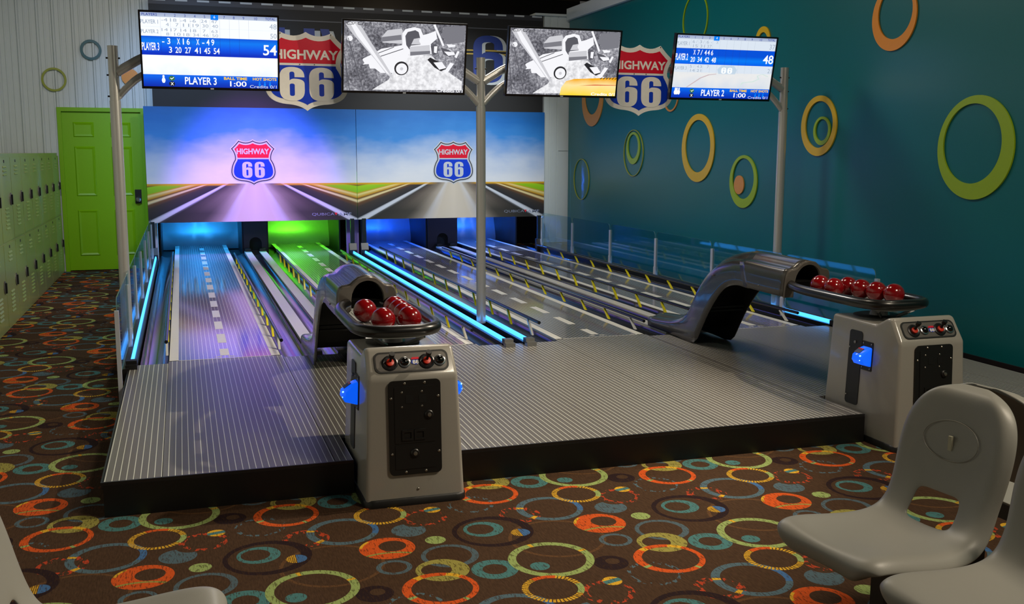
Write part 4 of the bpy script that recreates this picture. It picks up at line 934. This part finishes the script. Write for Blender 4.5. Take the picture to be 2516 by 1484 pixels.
def ball_return(cx_, lab, bpos, blab):
    root = thing('ball_return', (cx_, 0, 0), lab, 'ball return', 'ball returns with bent hoods')
    S = spline([a+b_ for a, b_ in SECT], 3); S = [((s[0], s[1]), (s[2], s[3])) for s in S]
    cut = 3*9
    def skin(rows):
        n = len(CROSS); v = [p for r in rows for p in r]
        return v, [(j*n+i, j*n+i+1, (j+1)*n+i+1, (j+1)*n+i) for j in range(len(rows)-1) for i in range(n-1)]
    v, f = skin([shellrow(s) for s in S[:cut+1]]); me = mesh('chute', v, f); o = link('chute', me, SHELL, root, 70)
    md = o.modifiers.new('thick', 'SOLIDIFY'); md.thickness = .006; md.offset = 1
    v, f = skin([shellrow(s, 1.035, .006) for s in S[cut-1:]]); me = mesh('hood', v, f); hood = link('hood', me, SHELL, root, 70)
    md = hood.modifiers.new('thick', 'SOLIDIFY'); md.thickness = .006; md.offset = 1
    # recessed black lining under chute and hood
    li = B(); rows = []
    for s in S:
        (by, bz), (ty, tz) = s; h = .42; rows.append([(-.15, by, bz+.002), (-.15, by+(ty-by)*h, bz+(tz-bz)*h), (.15, by+(ty-by)*h, bz+(tz-bz)*h), (.15, by, bz+.002)])
    n = 4; v = [p for r in rows for p in r]; li.add(v, [(j*n+i, j*n+i+1, (j+1)*n+i+1, (j+1)*n+i) for j in range(len(rows)-1) for i in range(3)])
    li.to('inner_lining', INNER, root)
    for z, y in ((.42, 6.44), (.45, 6.42)): B().box(-.14, .14, y-.005, y+.03, z, z+.012).to('cross_brace', INNER, root)
    # front face round the opening
    by, bz = 5.465, .660; ty, tz = 5.435, .894
    out = [(x*1.035, h) for x, h in CROSS]
    inner = [(-.088, 0), (-.088, .16), (-.088, .30), (-.088, .44), (-.083, .58), (-.072, .69), (-.058, .77), (-.043, .825), (-.026, .86), (-.012, .875), (0, .88)]; inner = inner+[(-x, h) for x, h in inner[-2::-1]]
    pt = lambda x, h, d=0: (x, by+(ty-by)*h+d, bz+(tz-bz)*h)
    n = len(out); v = [pt(x, h) for x, h in out]+[pt(x*.96, h*.97, -.010) for x, h in out]+[pt(x*1.06, h*1.01, -.010) for x, h in inner]+[pt(x, h) for x, h in inner]
    B().add(v, [(k*n+i, k*n+i+1, (k+1)*n+i+1, (k+1)*n+i) for k in range(3) for i in range(n-1)]).to('front_rim', SHELLF, hood, 50)
    v = [pt(x, h) for x, h in inner]+[pt(x, h, .30) for x, h in inner]
    B().add(v, [(i, i+1, n+i+1, n+i) for i in range(n-1)]+[tuple(range(n, 2*n))]).to('tunnel', INNER, hood)
    for y in (6.35, 5.75): B().lathe((-.163, y, .70), ((.006, 0), (.004, .003)), 8, 'y').to('rivet', SCRW, hood)
    # tray: ring, floor and foot
    path = [(-.105, 5.52), (-.120, 5.44), (-.165, 5.32), (-.188, 5.18), (-.193, 5.0), (-.193, 4.80), (-.190, 4.68), (-.165, 4.585), (-.10, 4.535), (0, 4.525)]
    path = path+[(-x, y) for x, y in path[-2::-1]]
    P = [(x, y, .742) for x, y in spline(path, 3)]
    B().tube(P, .029, 14).to('tray_ring', RUB, root, 60)
    tf = B(); lp = [(x*.82, 4.60+(y-4.60)*.95, .7115) for x, y in path]; tf.add(lp+[(x, y, z-.005) for x, y, z in lp], [tuple(range(len(lp)-1, -1, -1)), tuple(range(len(lp), 2*len(lp)))]+[(i, (i+1) % len(lp), len(lp)+(i+1) % len(lp), len(lp)+i) for i in range(len(lp))]); fl_ = tf.to('tray_floor', TRAYM, root)
    for k in range(9): B().box(-.14+.035*k-.004, -.14+.035*k+.004, 4.66, 5.34, .7115, .7135).to('tray_rib', TRAYM, fl_)
    B().tube([(0, 4.74, .652), (0, 4.74, .69)], [.06, .045], 18).to('tray_foot', CHROME, root, 40)
    for s_ in (-1, 1): B().tube([(s_*.05, 4.66, .654), (s_*.12, 4.60, .70)], .010, 8).to('tray_strut', CHROME, root, 40)
    B().lathe((0, 4.76, .651), ((.13, 0), (.13, .003), (.10, .010), (.05, .006)), 32).to('turntable', DKMETAL, root, 40)
    for (x, y), l in zip(bpos, blab):
        o = link('bowling_ball', BALL, BALLM, None); o.location = (x, y, .772); tag(o, l, 'bowling ball', 'red balls on the trays')
    return root
BALLM = mat('red_marbled_ball', srgb(134, 10, 16), .16, var=.25, vs=40, coat=.6)
bm = bmesh.new(); bmesh.ops.create_uvsphere(bm, u_segments=32, v_segments=20, radius=.0585); BALL = bpy.data.meshes.new('bowling_ball'); bm.to_mesh(BALL); bm.free(); BALL.polygons.foreach_set('use_smooth', [True]*len(BALL.polygons))
ball_return(.94, 'ball return with bent hood and tray behind the front console',
    [(.849, 5.0), (.883, 4.694), (1.011, 4.70), (1.011, 4.819), (1.011, 4.938), (1.011, 5.057)],
    ['red ball on the front tray nearest the hood opening, left', 'red ball at the near left of the front tray', 'red ball at the near right of the front tray', 'second red ball of the right-hand row on the front tray', 'third red ball of the right-hand row on the front tray', 'rearmost red ball of the right-hand row on the front tray'])
ball_return(3.73, 'ball return with bent hood and tray by the teal wall',
    [(3.652, 5.20), (3.650, 5.06), (3.765, 5.085), (3.768, 4.965), (3.785, 4.847), (3.815, 4.733)],
    ['red ball half inside the hood opening of the right tray', 'foremost red ball on the left side of the right tray', 'rearmost red ball of the right-hand row on the right tray', 'third red ball from the near end of the right tray', 'second red ball from the near end of the right tray', 'red ball at the near end of the right tray'])
# ================================================================== PLASTIC CHAIRS
CH = mat('moulded_grey_plastic', srgb(152, 151, 144), .42, var=.02, vs=400, bump=.05)
CPRO = [(.402, .368), (.418, .392), (.420, .416), (.402, .436), (.36, .443), (.28, .432), (.20, .420), (.12, .414), (.055, .420), (.012, .438), (-.014, .470), (-.034, .520), (-.052, .58), (-.069, .646), (-.086, .712), (-.100, .764), (-.110, .800), (-.115, .822), (-.118, .835), (-.119, .842)]
CWID = [.150, .178, .196, .206, .213, .218, .220, .218, .211, .202, .196, .194, .200, .204, .199, .180, .150, .114, .074, .030]
def chair_mesh():
    us = [-1, -.95, -.84, -.64, -.40, -.20, 0, .20, .40, .64, .84, .95, 1]
    N = len(CPRO); v = []; f = []; nu = len(us)
    for j in range(N):
        a = Vector(CPRO[max(j-1, 0)]); c = Vector(CPRO[min(j+1, N-1)]); d = (c-a).normalized(); nx, nz = d.y, -d.x
        bl = min(1, max(0, (j-8)/3))
        for u in us:
            e = abs(u); ea = e*CWID[j]/.205; cup = (.018*(1-bl)+.028*bl)*ea**2.4
            fu = max(0, (e-.80)/.20)**2; ft = max(0, (CPRO[j][1]-.808)/.034)**2 if j > 12 else 0
            fl_ = 1-(1-fu)*(1-min(1, ft)); k = cup-fl_*.045
            dip = -.010*(1-min(1, e*1.3))*(1-bl) if 3 < j < 10 else 0
            v.append((CPRO[j][0]+nx*k, u*CWID[j], CPRO[j][1]+nz*k+dip))
    for j in range(N-1):
        for i in range(nu-1):
            um = (us[i]+us[i+1])/2
            if 9 <= j <= 10 and abs(um) < .41: continue
            f.append((j*nu+i, j*nu+i+1, (j+1)*nu+i+1, (j+1)*nu+i))
    return mesh('shell', v, f)
CM = chair_mesh()
OV = mat('chair_relief', srgb(136, 134, 125), .45); SLT = mat('slot_light', srgb(176, 172, 150), .5); BEAM = mat('beam_black', srgb(14, 14, 14), .45)
def back_pt(y, z, off=.004):
    for (xa, za), (xb, zb) in zip(CPRO, CPRO[1:]):
        if za <= z <= zb and xb < 0: x = xa+(xb-xa)*(z-za)/(zb-za); break
    w_ = .19; e = abs(y)/w_; return (x+.030*e**2.4+off+.004, y, z)
def chair(loc, rz, lab):
    root = thing('plastic_chair', loc, lab, 'chair', 'grey moulded plastic chairs', rz)
    root.scale = (1.04, 1.04, 1.02)
    o = link('shell', CM, CH, root)
    for p in CM.polygons: p.use_smooth = True
    md = o.modifiers.new('thick', 'SOLIDIFY'); md.thickness = .012; md.offset = -1
    md = o.modifiers.new('smooth', 'SUBSURF'); md.levels = 2; md.render_levels = 3
    ring = [back_pt(.098*math.cos(a), .675+.058*math.sin(a), .001) for a in (2*PI*i/40 for i in range(40))]
    B().tube(ring, .0016, 6, closed=True).to('oval_groove', OV, o)
    B().box(-.004, .004, -.006, .006, -.022, .022).to('slot', SLT, o).location = back_pt(0, .668, .002)
    B().box(.06, .30, -.05, .05, .365, .395).to('mounting_plate', BEAM, root)
    return root
chair((2.135, 2.43, 0), PI+math.radians(7), 'grey plastic chair in full view at the right')
chair((2.150, 1.965, 0), PI+math.radians(7), 'grey plastic chair cut off by the lower right corner')
chair((2.50, 2.47, 0), math.radians(7), 'grey plastic chair facing away, back to back with the full-view chair')
chair((-.375, 2.40, 0), 0.0, 'grey plastic chair cut off by the lower left corner')
for x, y0, y1, lab, lx in ((1.95, 1.5, 2.58, 'black seat beam on legs under the right-hand chairs', 0), (-.17, 1.6, 2.55, 'black seat beam on legs under the left-hand chair', 0), (2.68, 2.1, 2.8, 'black seat beam on legs under the chair facing away', 0)):
    root = thing('seat_beam', (x, y0, 0), lab, 'seat beam', 'black seat beams')
    B().box(-.03, .03, 0, y1-y0, .31, .364).to('beam', BEAM, root)
    for y in ((.30, .88) if 1.5 < x < 2.5 else (.72,) if x > 2.5 else (.35, y1-y0-.20)):
        B().box(-.03, .03, y-.03, y+.03, .02, .31).to('leg', BEAM, root); B().box(-.20, .20, y-.035, y+.035, 0, .02).to('foot', BEAM, root)
